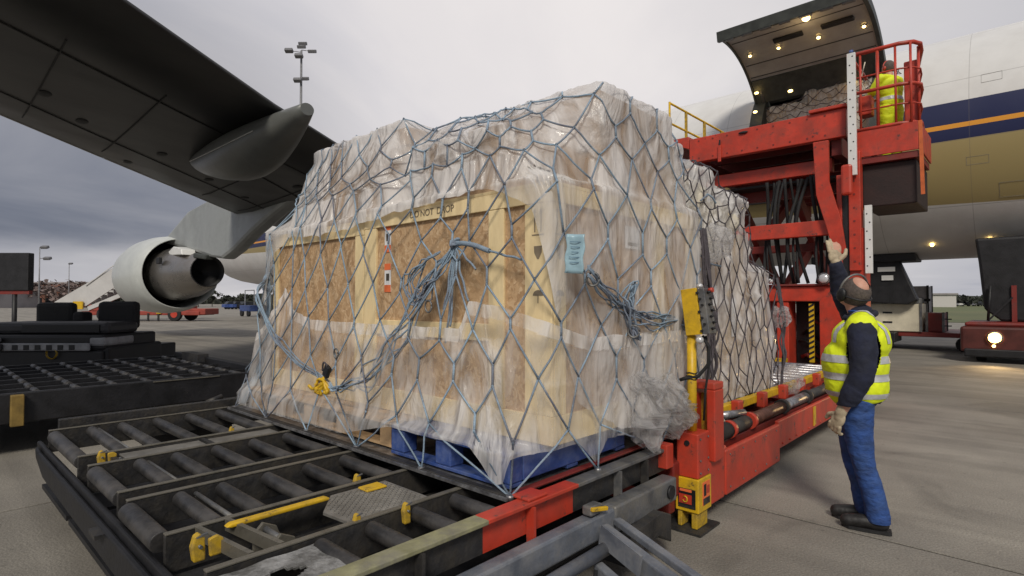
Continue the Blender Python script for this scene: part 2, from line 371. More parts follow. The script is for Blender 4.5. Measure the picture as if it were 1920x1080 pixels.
for x in xs:
    r, dz = fus_r(x); rows.append([mb.bm.verts.new((x, YC+r*math.cos(2*math.pi*k/NA), ZC+dz+r*math.sin(2*math.pi*k/NA))) for k in range(NA)])
for i in range(len(xs)-1):
    for k in range(NA):
        a = 360*(k+.5)/NA
        if -6.6 < (xs[i]+xs[i+1])/2 < -2.8 and 136.6 < a < 202.6: continue
        f = mb.bm.faces.new((rows[i][k], rows[i][(k+1) % NA], rows[i+1][(k+1) % NA], rows[i+1][k])); f.smooth = True
fus = mb.build('fuselage', FUS, AC)
# doorway lining + hold
GDK = mat('dark_green_grey_frame', (.045, .05, .045), .6, var=.3, scale=4)
LIN = mat('door_lining', (.36, .35, .335), .6, var=.08, scale=2, dirt=(.2, .19, .17), dirt_amt=.3, dirt_scale=1.5)
def arcpt(cy, cz, r, deg): return (cy+r*math.cos(R(deg)), cz+r*math.sin(R(deg)))
mb = MB()
for x0, x1 in ((-6.5-.06, -6.5+.32), (-2.9-.32, -2.9+.06)):
    P1 = [arcpt(YC, ZC, RR+.012, a) for a in np.linspace(139, 204, 14)]; P2 = [arcpt(YC, ZC, RR-.45, a) for a in np.linspace(204, 139, 14)]
    mb.prism(P1+P2, 'x', x0, x1)
P1 = [arcpt(YC, ZC, RR+.016, a) for a in np.linspace(133.5, 137.5, 5)]; P2 = [arcpt(YC, ZC, RR-.3, a) for a in np.linspace(137.5, 133.5, 5)]
mb.prism(P1+P2, 'x', -6.62, -2.78)
mb.build('door_frame', GDK, AC)
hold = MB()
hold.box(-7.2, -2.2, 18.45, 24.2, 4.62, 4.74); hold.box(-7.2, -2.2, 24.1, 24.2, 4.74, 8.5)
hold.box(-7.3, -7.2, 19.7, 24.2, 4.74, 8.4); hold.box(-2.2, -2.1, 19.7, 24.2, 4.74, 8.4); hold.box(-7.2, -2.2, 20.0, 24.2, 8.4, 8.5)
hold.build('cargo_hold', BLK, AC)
# raised door, the same curve turned up round its hinge
DC = (16.47, 6.08)
door = MB()
aa = np.linspace(38.6, 101.6, 26)
door.prism([arcpt(*DC, RR, a) for a in aa]+[arcpt(*DC, RR-.12, a) for a in aa[::-1]], 'x', -6.5, -2.95)
door_o = door.build('cargo_door', LIN, AC)
hb_ = MB(); ab = np.linspace(38.0, 53, 7); hb_.prism([arcpt(*DC, RR-.1, a) for a in ab]+[arcpt(*DC, RR-.17, a) for a in ab[::-1]], 'x', -6.45, -3.0); hb_.build('hinge_panel', GDK, door_o)
for f in door_o.data.polygons: f.use_smooth = False
dfr = MB()
dfr.prism([arcpt(*DC, RR+.01, a) for a in aa]+[arcpt(*DC, RR-.22, a) for a in aa[::-1]], 'x', -2.97, -2.87)
dfr.prism([arcpt(*DC, RR+.01, a) for a in aa]+[arcpt(*DC, RR-.17, a) for a in aa[::-1]], 'x', -6.53, -6.47)
dfr.prism([arcpt(*DC, RR+.02, a) for a in (99.6, 101, 102.2)]+[arcpt(*DC, RR-.26, a) for a in (102.2, 101, 99.6)], 'x', -6.52, -2.9)
dfr.build('door_rim', GDK, door_o)
for k in range(7):     # latch pockets along the free edge
    m_ = MB(); x = -6.2+k*.5
    y, z = arcpt(*DC, RR-.27, 100.9); m_.quadbox((x, y, z), (.15, .05, .03)); m_.build('latch_pocket', GALV, door_o, bevel=.01)
for x, a in ((-4.98, 78), (-3.72, 78)):
    m_ = MB(); y, z = arcpt(*DC, RR-.16, a)
    MM = Matrix.Translation((x, y, z)) @ Matrix.Rotation(R(a-90), 4, 'X')
    m_.quadbox((0, 0, 0), (.40, .10, .035), MM); m_.build('handle_recess', BLK, door_o, bevel=.03)
for a in (55, 64, 86):
    m_ = MB(); y, z = arcpt(*DC, RR-.125, a); m_.quadbox((0, 0, 0), (1.7, .012, .008), Matrix.Translation((-4.72, y, z)) @ Matrix.Rotation(R(a-90), 4, 'X')); m_.build('seam_strip', GDK, door_o)
for x, a, r_ in ((-6.15, 72.4, .045), (-5.33, 72.2, .045), (-4.27, 71.4, .05), (-3.17, 70, .045), (-4.3, 91.8, .10)):
    y, z = arcpt(*DC, RR-.15, a); m_ = MB(); m_.lathe((x, y, z+.03), (0, 0, -1), [(0, r_*1.3), (.03, r_*1.35), (.05, r_*1.1)], 14)
    b_ = m_.build('door_lamp', ALU, door_o); m_ = MB().sphere((x, y, z-.035), r_, (1, 1, .8)); m_.build('bulb', LAMP, b_)
for x, y, z in ((-6.35, 18.62, 8.22), (-6.33, 18.42, 7.55), (-5.41, 18.9, 8.13), (-3.73, 18.9, 8.02)):
    m_ = MB().sphere((x, y-.1, z), .045 if x < -6 else .06, (1.4, 1, .8)); m_.build('hold_lamp', LAMP, AC)
lp = bpy.data.lights.new('door_light', 'POINT'); lp.energy = 6; lp.color = (1, .7, .35); lp.shadow_soft_size = .15
lo = bpy.data.objects.new('door_light', lp); COL.objects.link(lo); lo.location = (-4.4, 16.6, 8.8)
# door actuators
m_ = MB().cyl((-6.25, 18.95, 7.9), (-6.25, 18.2, 8.95), .045); m_.build('door_strut', GALV, AC)
m_ = MB().cyl((-3.2, 18.95, 7.9), (-3.2, 18.2, 8.95), .045); m_.tube([(-4.1, 18.5, 8.5), (-4.0, 18.4, 8.85), (-3.5, 18.4, 8.9), (-3.4, 18.5, 8.4)], .03); m_.build('door_strut', GDK, AC)
# belly lamps, belly fairing
for x, y, z in ((-2.02, 20.0, 3.12), (-.75, 19.9, 3.17)):
    MB().sphere((x, y, z), .05).build('belly_lamp', LAMP, AC)
# wing: (Y, LE x, TE x, z)
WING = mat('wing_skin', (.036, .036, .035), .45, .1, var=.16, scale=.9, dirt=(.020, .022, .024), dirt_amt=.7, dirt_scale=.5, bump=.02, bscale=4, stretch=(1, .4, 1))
stations = [(18.9, -25.5, -11.6, 3.6), (8, -20.2, -11.35, 4.50), (6.5, -19.1, -10.8, 4.68), (4.4, -17.6, -9.8, 4.93), (1.5, -15.5, -8.15, 5.28), (-2, -12.9, -6.05, 5.7), (-8, -8.4, -2.4, 6.4)]
prof = [(0, 0), (.015, .022), (.06, .04), (.2, .065), (.4, .07), (.7, .045), (1, .004), (1, -.004), (.7, -.012), (.45, -.022), (.2, -.028), (.06, -.022), (.015, -.012)]
mb = MB(); rings = []
for (y, le, te, z) in stations:
    c = te-le; rings.append([mb.bm.verts.new((le+c*u, y, z+.05+c*v*1.1)) for u, v in prof])
for a, b in zip(rings, rings[1:]):
    n = len(prof)
    for k in range(n):
        f = mb.bm.faces.new((a[k], a[(k+1) % n], b[(k+1) % n], b[k])); f.smooth = True
mb.bm.faces.new(rings[0]); mb.bm.faces.new(rings[-1][::-1])
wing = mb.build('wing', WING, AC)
def wz(y, x):
    for (a, b) in zip(stations, stations[1:]):
        if b[0] <= y <= a[0]:
            t = (a[0]-y)/(a[0]-b[0]); le = a[1]+(b[1]-a[1])*t; te = a[2]+(b[2]-a[2])*t; z = a[3]+(b[3]-a[3])*t
            c = te-le; u = (x-le)/c
            lowr = np.interp(u, [0, .015, .06, .2, .45, .7, 1], [0, -.012, -.022, -.028, -.022, -.012, -.004])
            return z+.05+c*lowr*1.1, le, te
LEM = mat('leading_edge_skin', (.50, .49, .46), .35, .4, var=.15, scale=2, dirt=(.2, .19, .17), dirt_amt=.5)
# slat panels on the leading edge and seams under the wing
for a, b in ((8.0, 5.9), (5.84, 3.2), (3.14, .4), (.34, -2.6)):
    mb = MB(); P = []
    for y in (a, b):
        r_ = []
        for u, off in ((.055, -.018), (.02, -.018), (0, -.02), (-.004, .03)):
            yy = max(-7.9, min(18, y)); z_, le, te = wz(yy, 0) if False else (0, 0, 0)
            for (s0, s1) in zip(stations, stations[1:]):
                if s1[0] <= yy <= s0[0]:
                    t = (s0[0]-yy)/(s0[0]-s1[0]); le = s0[1]+(s1[1]-s0[1])*t; te = s0[2]+(s1[2]-s0[2])*t
            zl = wz(yy, le+max(0, u)*(te-le))[0]
            r_.append(mb.bm.verts.new((le+u*(te-le), yy, zl+off)))
        P.append(r_)
    for k in range(3): mb.bm.faces.new((P[0][k], P[0][k+1], P[1][k+1], P[1][k]))
    o = mb.build('slat', LEM, wing); sm = o.modifiers.new('th', 'SOLIDIFY'); sm.thickness = .02
def under_strip(name, pts, w, m, off=.012, th=.012):
    mb = MB()
    for (x0, y0), (x1, y1) in zip(pts, pts[1:]):
        n = 8
        for i in range(n):
            a = (x0+(x1-x0)*i/n, y0+(y1-y0)*i/n); b = (x0+(x1-x0)*(i+1)/n, y0+(y1-y0)*(i+1)/n)
            mb.beam((a[0], a[1], wz(a[1], a[0])[0]-off), (b[0], b[1], wz(b[1], b[0])[0]-off), w, th)
    return mb.build(name, m, wing)
SEAM = mat('seam_sealant', (.02, .02, .02), .7, bump=0)
under_strip('seam', [(-13.4, 7.5), (-11.6, 3.6), (-9.3, -1)], .03, SEAM)
under_strip('seam', [(-17.4, 7.6), (-14.2, 2.6), (-11.4, -1.5)], .03, SEAM)
under_strip('seam', [(-15.2, 7.6), (-13.3, 4.8)], .03, SEAM)
for y in (7.2, 5.8, 3.0, 1.5, 0):
    le = wz(y, -14)[1]; te = wz(y, -14)[2]; under_strip('seam', [(le+1.0, y), (te-1.9, y)], .02, SEAM)
for (x, y) in ((-15.6, 5.3), (-14.4, 3.9), (-14.2, 7.0), (-15.9, 3.6), (-12.6, 1.6), (-13.6, 2.3), (-16.6, 6.6)):
    z = wz(y, x)[0]; MB().sphere((x, y, z), .2, (1, .55, .10), 2).build('access_panel', SEAM, wing)
# canoe fairings under the trailing edge
FAIR = mat('fairing_skin', (.13, .137, .13), .38, .1, var=.12, scale=1.2, dirt=(.10, .10, .09), dirt_amt=.5, dirt_scale=1.3)
def canoe(y, x0, x1, wdt, hgt, zc_off, m=FAIR):
    mb = MB(); n = 24; rings = []
    for i in range(n+1):
        t = i/n; x = x0+(x1-x0)*t
        s = math.sqrt(max(1e-4, math.sin(math.pi*min(1, t*1.35)/2)**1.4))*(1 if t < .5 else max(.16, 1-((t-.5)/.5)**1.7*.80))
        zt = 4.93+(4.4-y)*.12-.02; zb = zt-hgt*s+zc_off*t
        rings.append([mb.bm.verts.new((x, y+wdt*s*math.cos(2*math.pi*k/20), (zt+zb)/2+(hgt*s)/2*math.sin(2*math.pi*k/20)*1.1)) for k in range(20)])
    for a, b in zip(rings, rings[1:]):
        for k in range(20): f = mb.bm.faces.new((a[k], a[(k+1) % 20], b[(k+1) % 20], b[k])); f.smooth = True
    mb.bm.faces.new(rings[0][::-1]); mb.bm.faces.new(rings[-1]); return mb
fo = canoe(4.6, -14.7, -9.0, .62, .95, -.02).build('flap_track_fairing', FAIR, AC)
sl = []
for side in (1, -1):
    q = []
    for i in range(1, 20):
        t = i/24; x = -14.7+5.7*t; s_ = math.sqrt(max(1e-4, math.sin(math.pi*min(1, t*1.35)/2)**1.4))*(1 if t < .5 else max(.16, 1-((t-.5)/.5)**1.7*.80))
        zt = 4.93+(4.4-4.6)*.12-.02; zb = zt-.95*s_-.02*t; q.append((x, 4.6+side*.625*s_, (zt+zb)/2))
    sl.append(q)
MB().tube(sl[0][::-1]+sl[1], .012, 6).build('fairing_seal', mat('pale_sealant', (.42, .42, .40), .5, bump=0), fo)
# engine pylon
PYL = mat('pylon_skin', (.30, .315, .31), .4, .05, var=.12, scale=.9, dirt=(.15, .16, .155), dirt_amt=.45, dirt_scale=1)
py = [(-27.6, 4.02), (-26.2, 4.45), (-24.4, 5.0), (-20.2, 5.35), (-19.2, 4.9), (-14.2, 4.70), (-16.0, 4.32), (-16.9, 4.10), (-18.4, 3.66), (-19.7, 3.2), (-20.6, 2.98), (-22.1, 3.14), (-24, 3.5), (-26, 3.8)]
mb = MB().prism(py, 'y', 7.45, 7.95)
mb.build('engine_pylon', PYL, AC, bevel=.12)
# engine: axis along X at Y 7.7
NAC = mat('nacelle_skin', (.52, .54, .52), .35, .05, var=.06, scale=1.2, dirt=(.36, .38, .37), dirt_amt=.4, dirt_scale=1)
HOT = mat('hot_section_metal', (.36, .34, .32), .3, .85, var=.25, scale=2, dirt=(.16, .13, .11), dirt_amt=.6, dirt_scale=2)
eng = thing('jet_engine', (-26, 7.7, 2.62), None, None); eng.parent = AC; eng.location = Vector((-26, 7.7, 2.62))-Vector(AC.location)
E0 = (-25.6, 7.7, 2.64)
MB().lathe(E0, (1, 0, 0), [(-4.6, 1.18), (-4.75, 1.26), (-4.7, 1.36), (-4.2, 1.52), (-3.2, 1.64), (-2.0, 1.66), (-.9, 1.60), (0, 1.44), (.01, 1.40), (-.9, 1.42), (-2, 1.35)], 64).build('nacelle', NAC, eng)
MB().lathe(E0, (1, 0, 0), [(-2, 1.36), (-1.3, .95), (-.6, 1.02)], 48).build('fan_duct', BLK, eng)
MB().lathe(E0, (1, 0, 0), [(-1.2, 1.08), (-.3, 1.10), (.5, 1.02), (1.0, .93)], 56).build('core_cowl', HOT, eng)
MB().lathe(E0, (1, 0, 0), [(.95, .99), (1.1, .98), (2.0, .80), (2.9, .60), (2.92, .57), (2.0, .60), (1.3, .6)], 56).build('exhaust_nozzle', HOT, eng)
MB().lathe(E0, (1, 0, 0), [(2.86, .608), (2.93, .594), (2.94, .57), (2.5, .56), (2.3, .01)], 32).build('exhaust_inside', BLK, eng)
MB().box(-24.95, -24.6, 6.60, 6.72, 2.95, 3.2).build('vent', BLK, eng, bevel=.02)
MB().prism([(-24.9, 3.45), (-24.3, 3.62), (-23.4, 3.46), (-23.3, 3.25), (-24.7, 3.3)], 'y', 7.0, 7.5).build('core_cowl_lip', WHITE, eng, bevel=.03)
MB().beam((-22.9, 7.4, 3.22), (-21.9, 7.5, 3.1), .3, .18).build('exhaust_bracket', GDK, eng, bevel=.04)
# nose gear
ng = MB().cyl((-48, 20.9, .6), (-48, 20.9, 3.0), .12).cyl((-48.9, 20.9, 1.0), (-48, 20.9, 2.6), .06); ng_o = ng.build('nose_gear', WHITE, AC)
for y in (20.5, 21.15):
    w_ = MB().cyl((-48, y, .62), (-48, y+.34, .62), .62, 28); wo_ = w_.build('wheel', RUB, ng_o, bevel=.05)
    MB().cyl((-48, y-.01, .62), (-48, y+.35, .62), .26, 20).build('wheel_rim', GALV, ng_o)
# cockpit windows
for k, (x, a) in enumerate(((-55.3, 152), (-54.6, 150), (-53.9, 149))):
    r, dz = fus_r(x); y, z = YC+r*1.01*math.cos(R(a)), ZC+dz+r*1.01*math.sin(R(a))
    MB().quadbox((0, 0, 0), (.27, .03, .28), Matrix.Translation((x, y, z)) @ Matrix.Rotation(R(-28), 4, 'X')).build('cockpit_window', GLASS_D, AC)
# netted freight inside the hold is built later with the other loads

# ------------------------------------------------------------------ roller dolly under the pallet
DZ = .54
DY = thing('roller_dolly', (-3.5, 1.8, 0), 'black roller-deck cargo dolly in the foreground carrying the front end of the netted crates', 'cargo dolly')
YW = mat('yellow_worn_paint', (.55, .35, .02), .5, var=.2, scale=12, dirt=(.10, .08, .05), dirt_amt=.75, dirt_scale=14)
TOPS = mat('yellow_stained_steel', (.30, .29, .16), .5, .2, var=.3, scale=9, dirt=(.20, .19, .17), dirt_amt=.8, dirt_scale=6)
railX = [-5.36, -4.33, -4.05, -3.38, -3.21, -2.63, -2.17]
for x in railX:
    y0 = .74
    mb = MB(); mb.box(x-.012, x+.012, y0, 3.3, DZ-.16, DZ-.006); mb.build('rail', STEEL, DY, bevel=.003)
    MB().box(x-.016, x+.016, y0, 3.3, DZ-.004, DZ+.004).build('rail_edge', EDGE, DY, bevel=.002)
far_rail = MB().box(-5.55, -5.49, .82, 3.3, DZ-.12, DZ+.05).build('guide_rail', STEEL, DY, bevel=.006)
# end plate, cut in a shallow curve
mb = MB(); mb.prism([(-5.35, DZ-.10), (-5.3, DZ-.18), (-5.0, DZ-.26), (-1.8, DZ-.30), (-1.8, DZ-.13), (-5.2, DZ-.12)], 'y', .66, .69); mb.build('end_plate', BLK, DY, bevel=.02)
MB().box(-5.5, -1.8, .692, .72, DZ-.16, DZ-.09).build('end_beam', BLK, DY, bevel=.01)
for x0, x1 in ((-5.3, -4.4), (-4.33, -3.38), (-3.38, -2.63), (-2.63, -1.8)):
    MB().box(x0, x1, .7, 3.3, .14, .17).build('shadow_sheet', BLK, DY)  # black sheet added for the shadow inside the bay; frame is open below
ys = [.74, .96, 1.16, 1.40, 1.64, 1.88]
bays = [(-5.34, -4.35), (-4.03, -3.40), (-3.19, -2.65), (-2.15, -1.79)]
for bi, (x0, x1) in enumerate(bays):
    r0 = None
    for k, y in enumerate(ys + [2.2, 2.6, 3.0]):
        if bi == 3 and k in (0, 1): continue
        yy = y+(.03 if bi in (0, 1) else 0)
        if bi == 0 and k in (1,): 
            pass
        rad = .044 if k == 0 else .036
        if r0 is None or k == 1:
            r0 = MB().cyl((x0+.02, yy, DZ-.03-rad+.03), (x1-.02, yy, DZ-.03-rad+.03), rad, 18)
            r0 = r0.build('roller', ROLL, DY, bevel=.004)
        else: dup(r0, (wloc(r0).x, yy, wloc(r0).z), DY)
    for y in ((1.04,) if bi < 3 else ()):
        MB().cyl((x0, y, DZ-.035), (x1, y, DZ-.035), .012, 8).build('tie_bar', GALV, DY)
# walkway plates between bays
mb = MB(); mb.box(-4.31, -4.07, .95, 1.42, DZ-.03, DZ-.018); mb.build('walkway_plate', TREAD, DY, bevel=.003)
mb = MB(); mb.box(-4.31, -4.07, 1.46, 1.92, DZ-.03, DZ-.018); mb.build('walkway_plate', TREAD, DY, bevel=.003)
MB().box(-4.31, -4.07, 1.425, 1.455, DZ-.08, DZ-.005).build('cross_bar', STEEL, DY)
MB().box(-4.31, -4.07, .88, .91, DZ-.08, DZ-.005).build('cross_bar', STEEL, DY)
for y in (.86, .98): MB().beam((-2.61, y, DZ-.02), (-2.19, y+.05, DZ-.02), .022, .05).build('cross_bar', EDGE, DY)
MB().box(-2.61, -2.19, .62, 3.3, DZ-.2, DZ-.17).build('channel_floor', STEEL, DY)
MB().box(-3.36, -3.23, .62, 3.3, DZ-.16, DZ-.14).build('channel_floor', STEEL, DY)
# tread plate, with raised bars
tp = MB(); tp.prism([(-2.58, 1.46), (-2.40, 1.32), (-2.20, 1.34), (-2.20, 1.78), (-2.58, 1.78)], 'z', DZ-.022, DZ-.010)
tp_o = tp.build('tread_plate', TREAD, DY)
st = MB()
for i in range(20):
    for j in range(22):
        x = -2.55+i*.0175+.004; y = 1.36+j*.019
        if y < 1.46-(x+2.58)*.75+.01: continue
        a = .012*(1 if (i+j) % 2 else -1)
        st.beam((x-.005, y-a*.5, DZ-.0085), (x+.005, y+a*.5, DZ-.0085), .004, .003)
tag(st.build('tread_bars', TREAD, tp_o), kind='stuff')
MB().box(-2.56, -2.47, 1.60, 1.72, DZ-.008, DZ+.004).build('yellow_pad', YEL, DY, bevel=.01)
# yellow arm and bracket
MB().prism([(.94, DZ), (.96, DZ-.006), (1.41, DZ-.006), (1.42, DZ+.004), (1.40, DZ+.012), (.96, DZ+.012)], 'x', -2.55, -2.51).build('stop_arm', YEL, DY, bevel=.006)
for x in (-2.44, -2.27): bk = MB(); bk.prism([(1.02, DZ-.12), (1.02, DZ-.03), (1.06, DZ+.01), (1.12, DZ-.02), (1.16, DZ-.12)], 'x', x-.008, x+.008); bk.build('bracket', EDGE, DY, bevel=.003)
MB().cyl((-2.44, 1.07, DZ-.02), (-2.27, 1.07, DZ-.02), .014, 10).build('pin', GALV, DY)
MB().cyl((-2.44, 1.12, DZ-.06), (-2.27, 1.12, DZ-.06), .012, 10).build('pin', GALV, DY)
# pallet locks: yellow pawls
def lock(x, y, s=1., big=True):
    e = MB(); e.prism([(y-.035*s, DZ-.06), (y-.05*s, DZ+.0), (y-.03*s, DZ+.07*s), (y+.0, DZ+.085*s), (y+.035*s, DZ+.05*s), (y+.04*s, DZ-.06)], 'x', x-.03*s, x+.03*s)
    o = e.build('pallet_lock', YW, DY, bevel=.006)
    MB().cyl((x-.055*s, y, DZ+.0), (x+.055*s, y, DZ+.0), .012*s, 10).build('lock_pin', GALV, o)
    MB().beam((x+.02*s, y-.02*s, DZ+.06*s), (x+.03*s, y+.05*s, DZ+.075*s), .02*s, .012*s).build('lock_tip', GALV, o)
    if big:
        MB().prism([(y+.06*s, DZ-.05), (y+.05*s, DZ+.02), (y+.11*s, DZ+.05*s), (y+.15*s, DZ+.01), (y+.14*s, DZ-.05)], 'x', x+.01, x+.05*s).build('lock_lever', YW, o, bevel=.006)
        MB().cyl((x+.04, y+.17*s, DZ-.02), (x+.07, y+.17*s, DZ-.02), .022*s, 12).build('lock_wheel', GALV, o)
lock(-2.42, .80, .58); lock(-4.22, .84, .5)
for x, y, s in ((-2.66, 1.66, .45), (-4.36, 1.66, .4), (-2.12, 1.58, .45), (-2.18, 1.36, .4)): lock(x, y, s, False)
# torn rubber mat plate in the near bay
mt = bmesh.new(); mb = MB(); G = 26; vs = {}
hole = [(-1.97+.075*math.cos(a)*(1+.35*math.sin(3*a+1)), .90+.10*math.sin(a)*(1+.3*math.cos(4*a))) for a in np.linspace(0, 2*math.pi, 20, endpoint=False)]
for i in range(G+1):
    for j in range(G+1):
        x = -2.14+.33*i/G; y = .66+.50*j/G
        vs[i, j] = mb.bm.verts.new((x, y, DZ-.02+.008*noise.noise(Vector((x*9, y*9, 0)))))
def inside(x, y, poly):
    c = False; n = len(poly)
    for k in range(n):
        x1, y1 = poly[k]; x2, y2 = poly[(k+1) % n]
        if (y1 > y) != (y2 > y) and x < (x2-x1)*(y-y1)/(y2-y1)+x1: c = not c
    return c
for i in range(G):
    for j in range(G):
        x = -2.14+.33*(i+.5)/G; y = .66+.50*(j+.5)/G
        if inside(x, y, hole): continue
        mb.bm.faces.new((vs[i, j], vs[i+1, j], vs[i+1, j+1], vs[i, j+1]))
TORN = mat('torn_deck_mat', (.10, .098, .092), .7, var=.4, scale=8, dirt=(.42, .42, .42), dirt_amt=.85, dirt_scale=5, bump=.5)
to = mb.build('deck_mat', TORN, DY); sm = to.modifiers.new('th', 'SOLIDIFY'); sm.thickness = .008
# side beam with gussets; the middle length is red
for (y0, y1, m) in ((.2, .85, STEEL), (.85, 1.71, TOPS), (1.71, 2.36, RED), (2.36, 3.36, GALV)):
    MB().box(-1.80, -1.71, y0, y1, DZ+.005, DZ+.025).build('top_flange', m, DY, bevel=.004)
    MB().box(-1.765, -1.75, y0, y1, DZ-.13, DZ+.003).build('beam_web', RED if m is RED else STEEL, DY)
MB().box(-1.83, -1.72, 1.98, 2.12, DZ+.0255, DZ+.04).build('weld_pad', RED, DY, bevel=.005)
for y, m in ((.75, STEEL), (1.35, STEEL), (2.0, RED), (2.75, GALV), (3.05, STEEL)):
    MB().box(-1.747, -1.70, y-.008, y+.008, DZ-.20, DZ+.003).build('gusset', m, DY)
MB().box(-1.80, -1.69, 3.27, 3.36, DZ-.10, DZ+.05).build('corner_post', RED, DY, bevel=.006)
# lower outer beam and running gear
MB().box(-1.70, -1.62, .3, 3.22, .285, .41).build('lower_beam', GREY, DY, bevel=.012)
MB().box(-1.71, -1.61, 2.55, 3.24, .28, .42).build('beam_sleeve', GALV, DY, bevel=.01)
MB().cyl((-1.609, 3.15, .35), (-1.595, 3.15, .35), .04, 20).build('pivot_bolt', BLK, DY)
MB().box(-1.68, -1.62, 2.34, 2.44, .421, .47).build('latch_block', GALV, DY, bevel=.01)
MB().beam((-1.62, 2.34, .46), (-1.60, 2.45, .445), .02, .02).build('latch_handle', YEL, DY, bevel=.004)
for x in (-4.9, -1.95):
    for y in (.95, 2.9):
        w = MB().cyl((x, y, .15), (x+.13, y, .15), .15, 24).build('wheel', RUB, DY, bevel=.02); MB().cyl((x-.005, y, .15), (x+.135, y, .15), .07, 16).build('hub', GALV, w)
MB().prism([(2.55, .12), (2.6, .27), (2.95, .30), (3.05, .26), (3.05, .10), (2.9, .18), (2.7, .16)], 'x', -1.72, -1.55).build('axle_guard', STEEL, DY, bevel=.012)
# drawbar folded out from the side
MB().cyl((-1.53, .4, .27), (-1.53, 2.42, .30), .032, 16).build('steering_tube', GREY, DY)
MB().beam((-1.62, 2.44, .32), (-.55, 2.06, .20), .06, .09).build('drawbar_arm', GREY, DY, bevel=.008)
MB().beam((-1.60, 2.54, .355), (-.55, 2.16, .235), .045, .035).build('drawbar_cap', GREY, DY, bevel=.006)
MB().beam((-1.53, 2.26, .235), (-.7, 1.96, .14), .05, .05).build('drawbar_arm', GREY, DY, bevel=.008)
MB().beam((-1.56, 2.33, .36), (-1.30, 2.26, .31), .012, .10).build('drawbar_gusset', GREY, DY)
MB().beam((-1.16, 2.32, .27), (-1.14, 1.90, .22), .12, .05).build('tow_block', GALV, DY, bevel=.01)
MB().tube([(-1.5, 2.2, .25), (-1.45, 2.1, .12), (-1.36, 2.1, .09), (-1.25, 2.2, .16), (-1.2, 2.25, .22)], .010, 8).build('brake_cable', RUB, DY)

# ------------------------------------------------------------------ red high loader
LD = thing('cargo_loader', (-3.4, 7, 0), 'red scissor-lift cargo loader with raised bridge platform reaching up to the open aircraft door', 'cargo loader')
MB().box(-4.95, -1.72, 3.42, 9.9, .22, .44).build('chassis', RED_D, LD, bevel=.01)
dk_ = MB().box(-4.9, -1.95, 6.3, 9.9, .441, .47); dk_.build('deck_plate', RED, LD)
for k in range(11):
    y = 6.5+.3*k
    MB().cyl((-4.6, y, .50), (-3.5, y, .50), .035, 12).build('deck_roller', ROLL, LD); MB().cyl((-3.3, y, .50), (-2.1, y, .50), .035, 12).build('deck_roller', ALU, LD)
for k in range(9):
    y = 3.6+.3*k
    MB().cyl((-4.6, y, .50), (-2.0, y, .50), .035, 12).build('deck_roller', ROLL, LD)
# right side: outer skirts, guide rail, drive cylinders
MB().box(-1.64, -1.60, 3.98, 5.15, .12, .44).build('side_skirt', RED, LD, bevel=.012)
MB().box(-1.70, -1.61, 3.93, 4.03, .12, .47).build('skirt_edge', RED, LD, bevel=.02)
MB().box(-1.645, -1.61, 5.152, 9.9, .22, .46).build('side_skirt', RED, LD, bevel=.008)
for k in range(22):
    y = 5.25+.2*k; MB().sphere((-1.607, y, .255), .011, sub=1).build('rivet', RED, LD)
MB().box(-1.608, -1.603, 6.2, 6.28, .25, .44).build('yellow_mark', YEL, LD)
MB().box(-1.98, -1.91, 3.95, 9.6, .54, .61).build('guide_rail', YEL, LD, bevel=.006)
for k in range(8):
    y = 4.25+.62*k; MB().box(-1.915, -1.84, y, y+.10, .50, .64).build('rail_bracket', RED, LD, bevel=.01)
BRN = mat('brown_greased_steel', (.11, .05, .035), .38, .5, var=.4, scale=8)
segs = [(3.95, 4.35, .062, RUB), (4.4, 4.75, .055, STEEL), (4.9, 5.65, .052, BRN), (5.7, 6.4, .05, ALU), (6.5, 7.3, .05, STEEL), (7.4, 9.4, .05, BRN)]
for a, b, r_, m in segs: MB().cyl((-1.74, a, .50), (-1.74, b, .50), r_, 18).build('drive_cylinder', m, LD)
for y in (4.38, 4.82, 5.67, 6.45, 7.35):
    MB().cyl((-1.74, y-.03, .50), (-1.74, y+.03, .50), .07, 14).build('cylinder_collar', RED if y < 5 else STEEL, LD)
for y in (4.05, 4.5): MB().cyl((-1.86, y, .57), (-1.78, y+.3, .56), .035, 12).build('side_roller', PAPER if False else ALU, LD)
# front corner post with control box
MB().box(-1.74, -1.59, 3.50, 3.68, .345, .635).build('corner_post', RED, LD, bevel=.008)
MB().cyl((-1.665, 3.492, .57), (-1.665, 3.4995, .57), .018, 16).build('post_hole', BLK, LD)
yb = MB().box(-1.745, -1.585, 3.49, 3.69, .125, .343).build('post_sleeve', YEL, LD, bevel=.006)
# decal panels on the sleeve
MB().box(-1.725, -1.605, 3.487, 3.4895, .150, .275).build('decal', BLK, yb); MB().box(-1.717, -1.63, 3.4845, 3.4868, .178, .238).build('decal', RED, yb)
MB().box(-1.712, -1.63, 3.4845, 3.4868, .256, .272).build('decal', ORANGE, yb); MB().box(-1.722, -1.61, 3.4845, 3.4868, .152, .168).build('decal', STEEL, yb)
hk = MB(); hk.tube([(-1.690, 3.483, .20), (-1.682, 3.483, .190), (-1.668, 3.483, .190), (-1.660, 3.483, .20), (-1.661, 3.483, .218), (-1.672, 3.483, .226), (-1.684, 3.483, .222)], .0045, 6); hk.build('hook_emblem', YEL, yb)
MB().box(-1.5848, -1.582, 3.55, 3.66, .165, .315).build('decal', ORANGE, yb); MB().box(-1.5815, -1.580, 3.555, 3.655, .168, .21).build('decal', STEEL, yb); MB().box(-1.5815, -1.580, 3.565, 3.60, .225, .30).build('decal', BLK, yb)
MB().box(-1.5815, -1.580, 3.61, 3.65, .235, .285).build('decal', RED, yb)
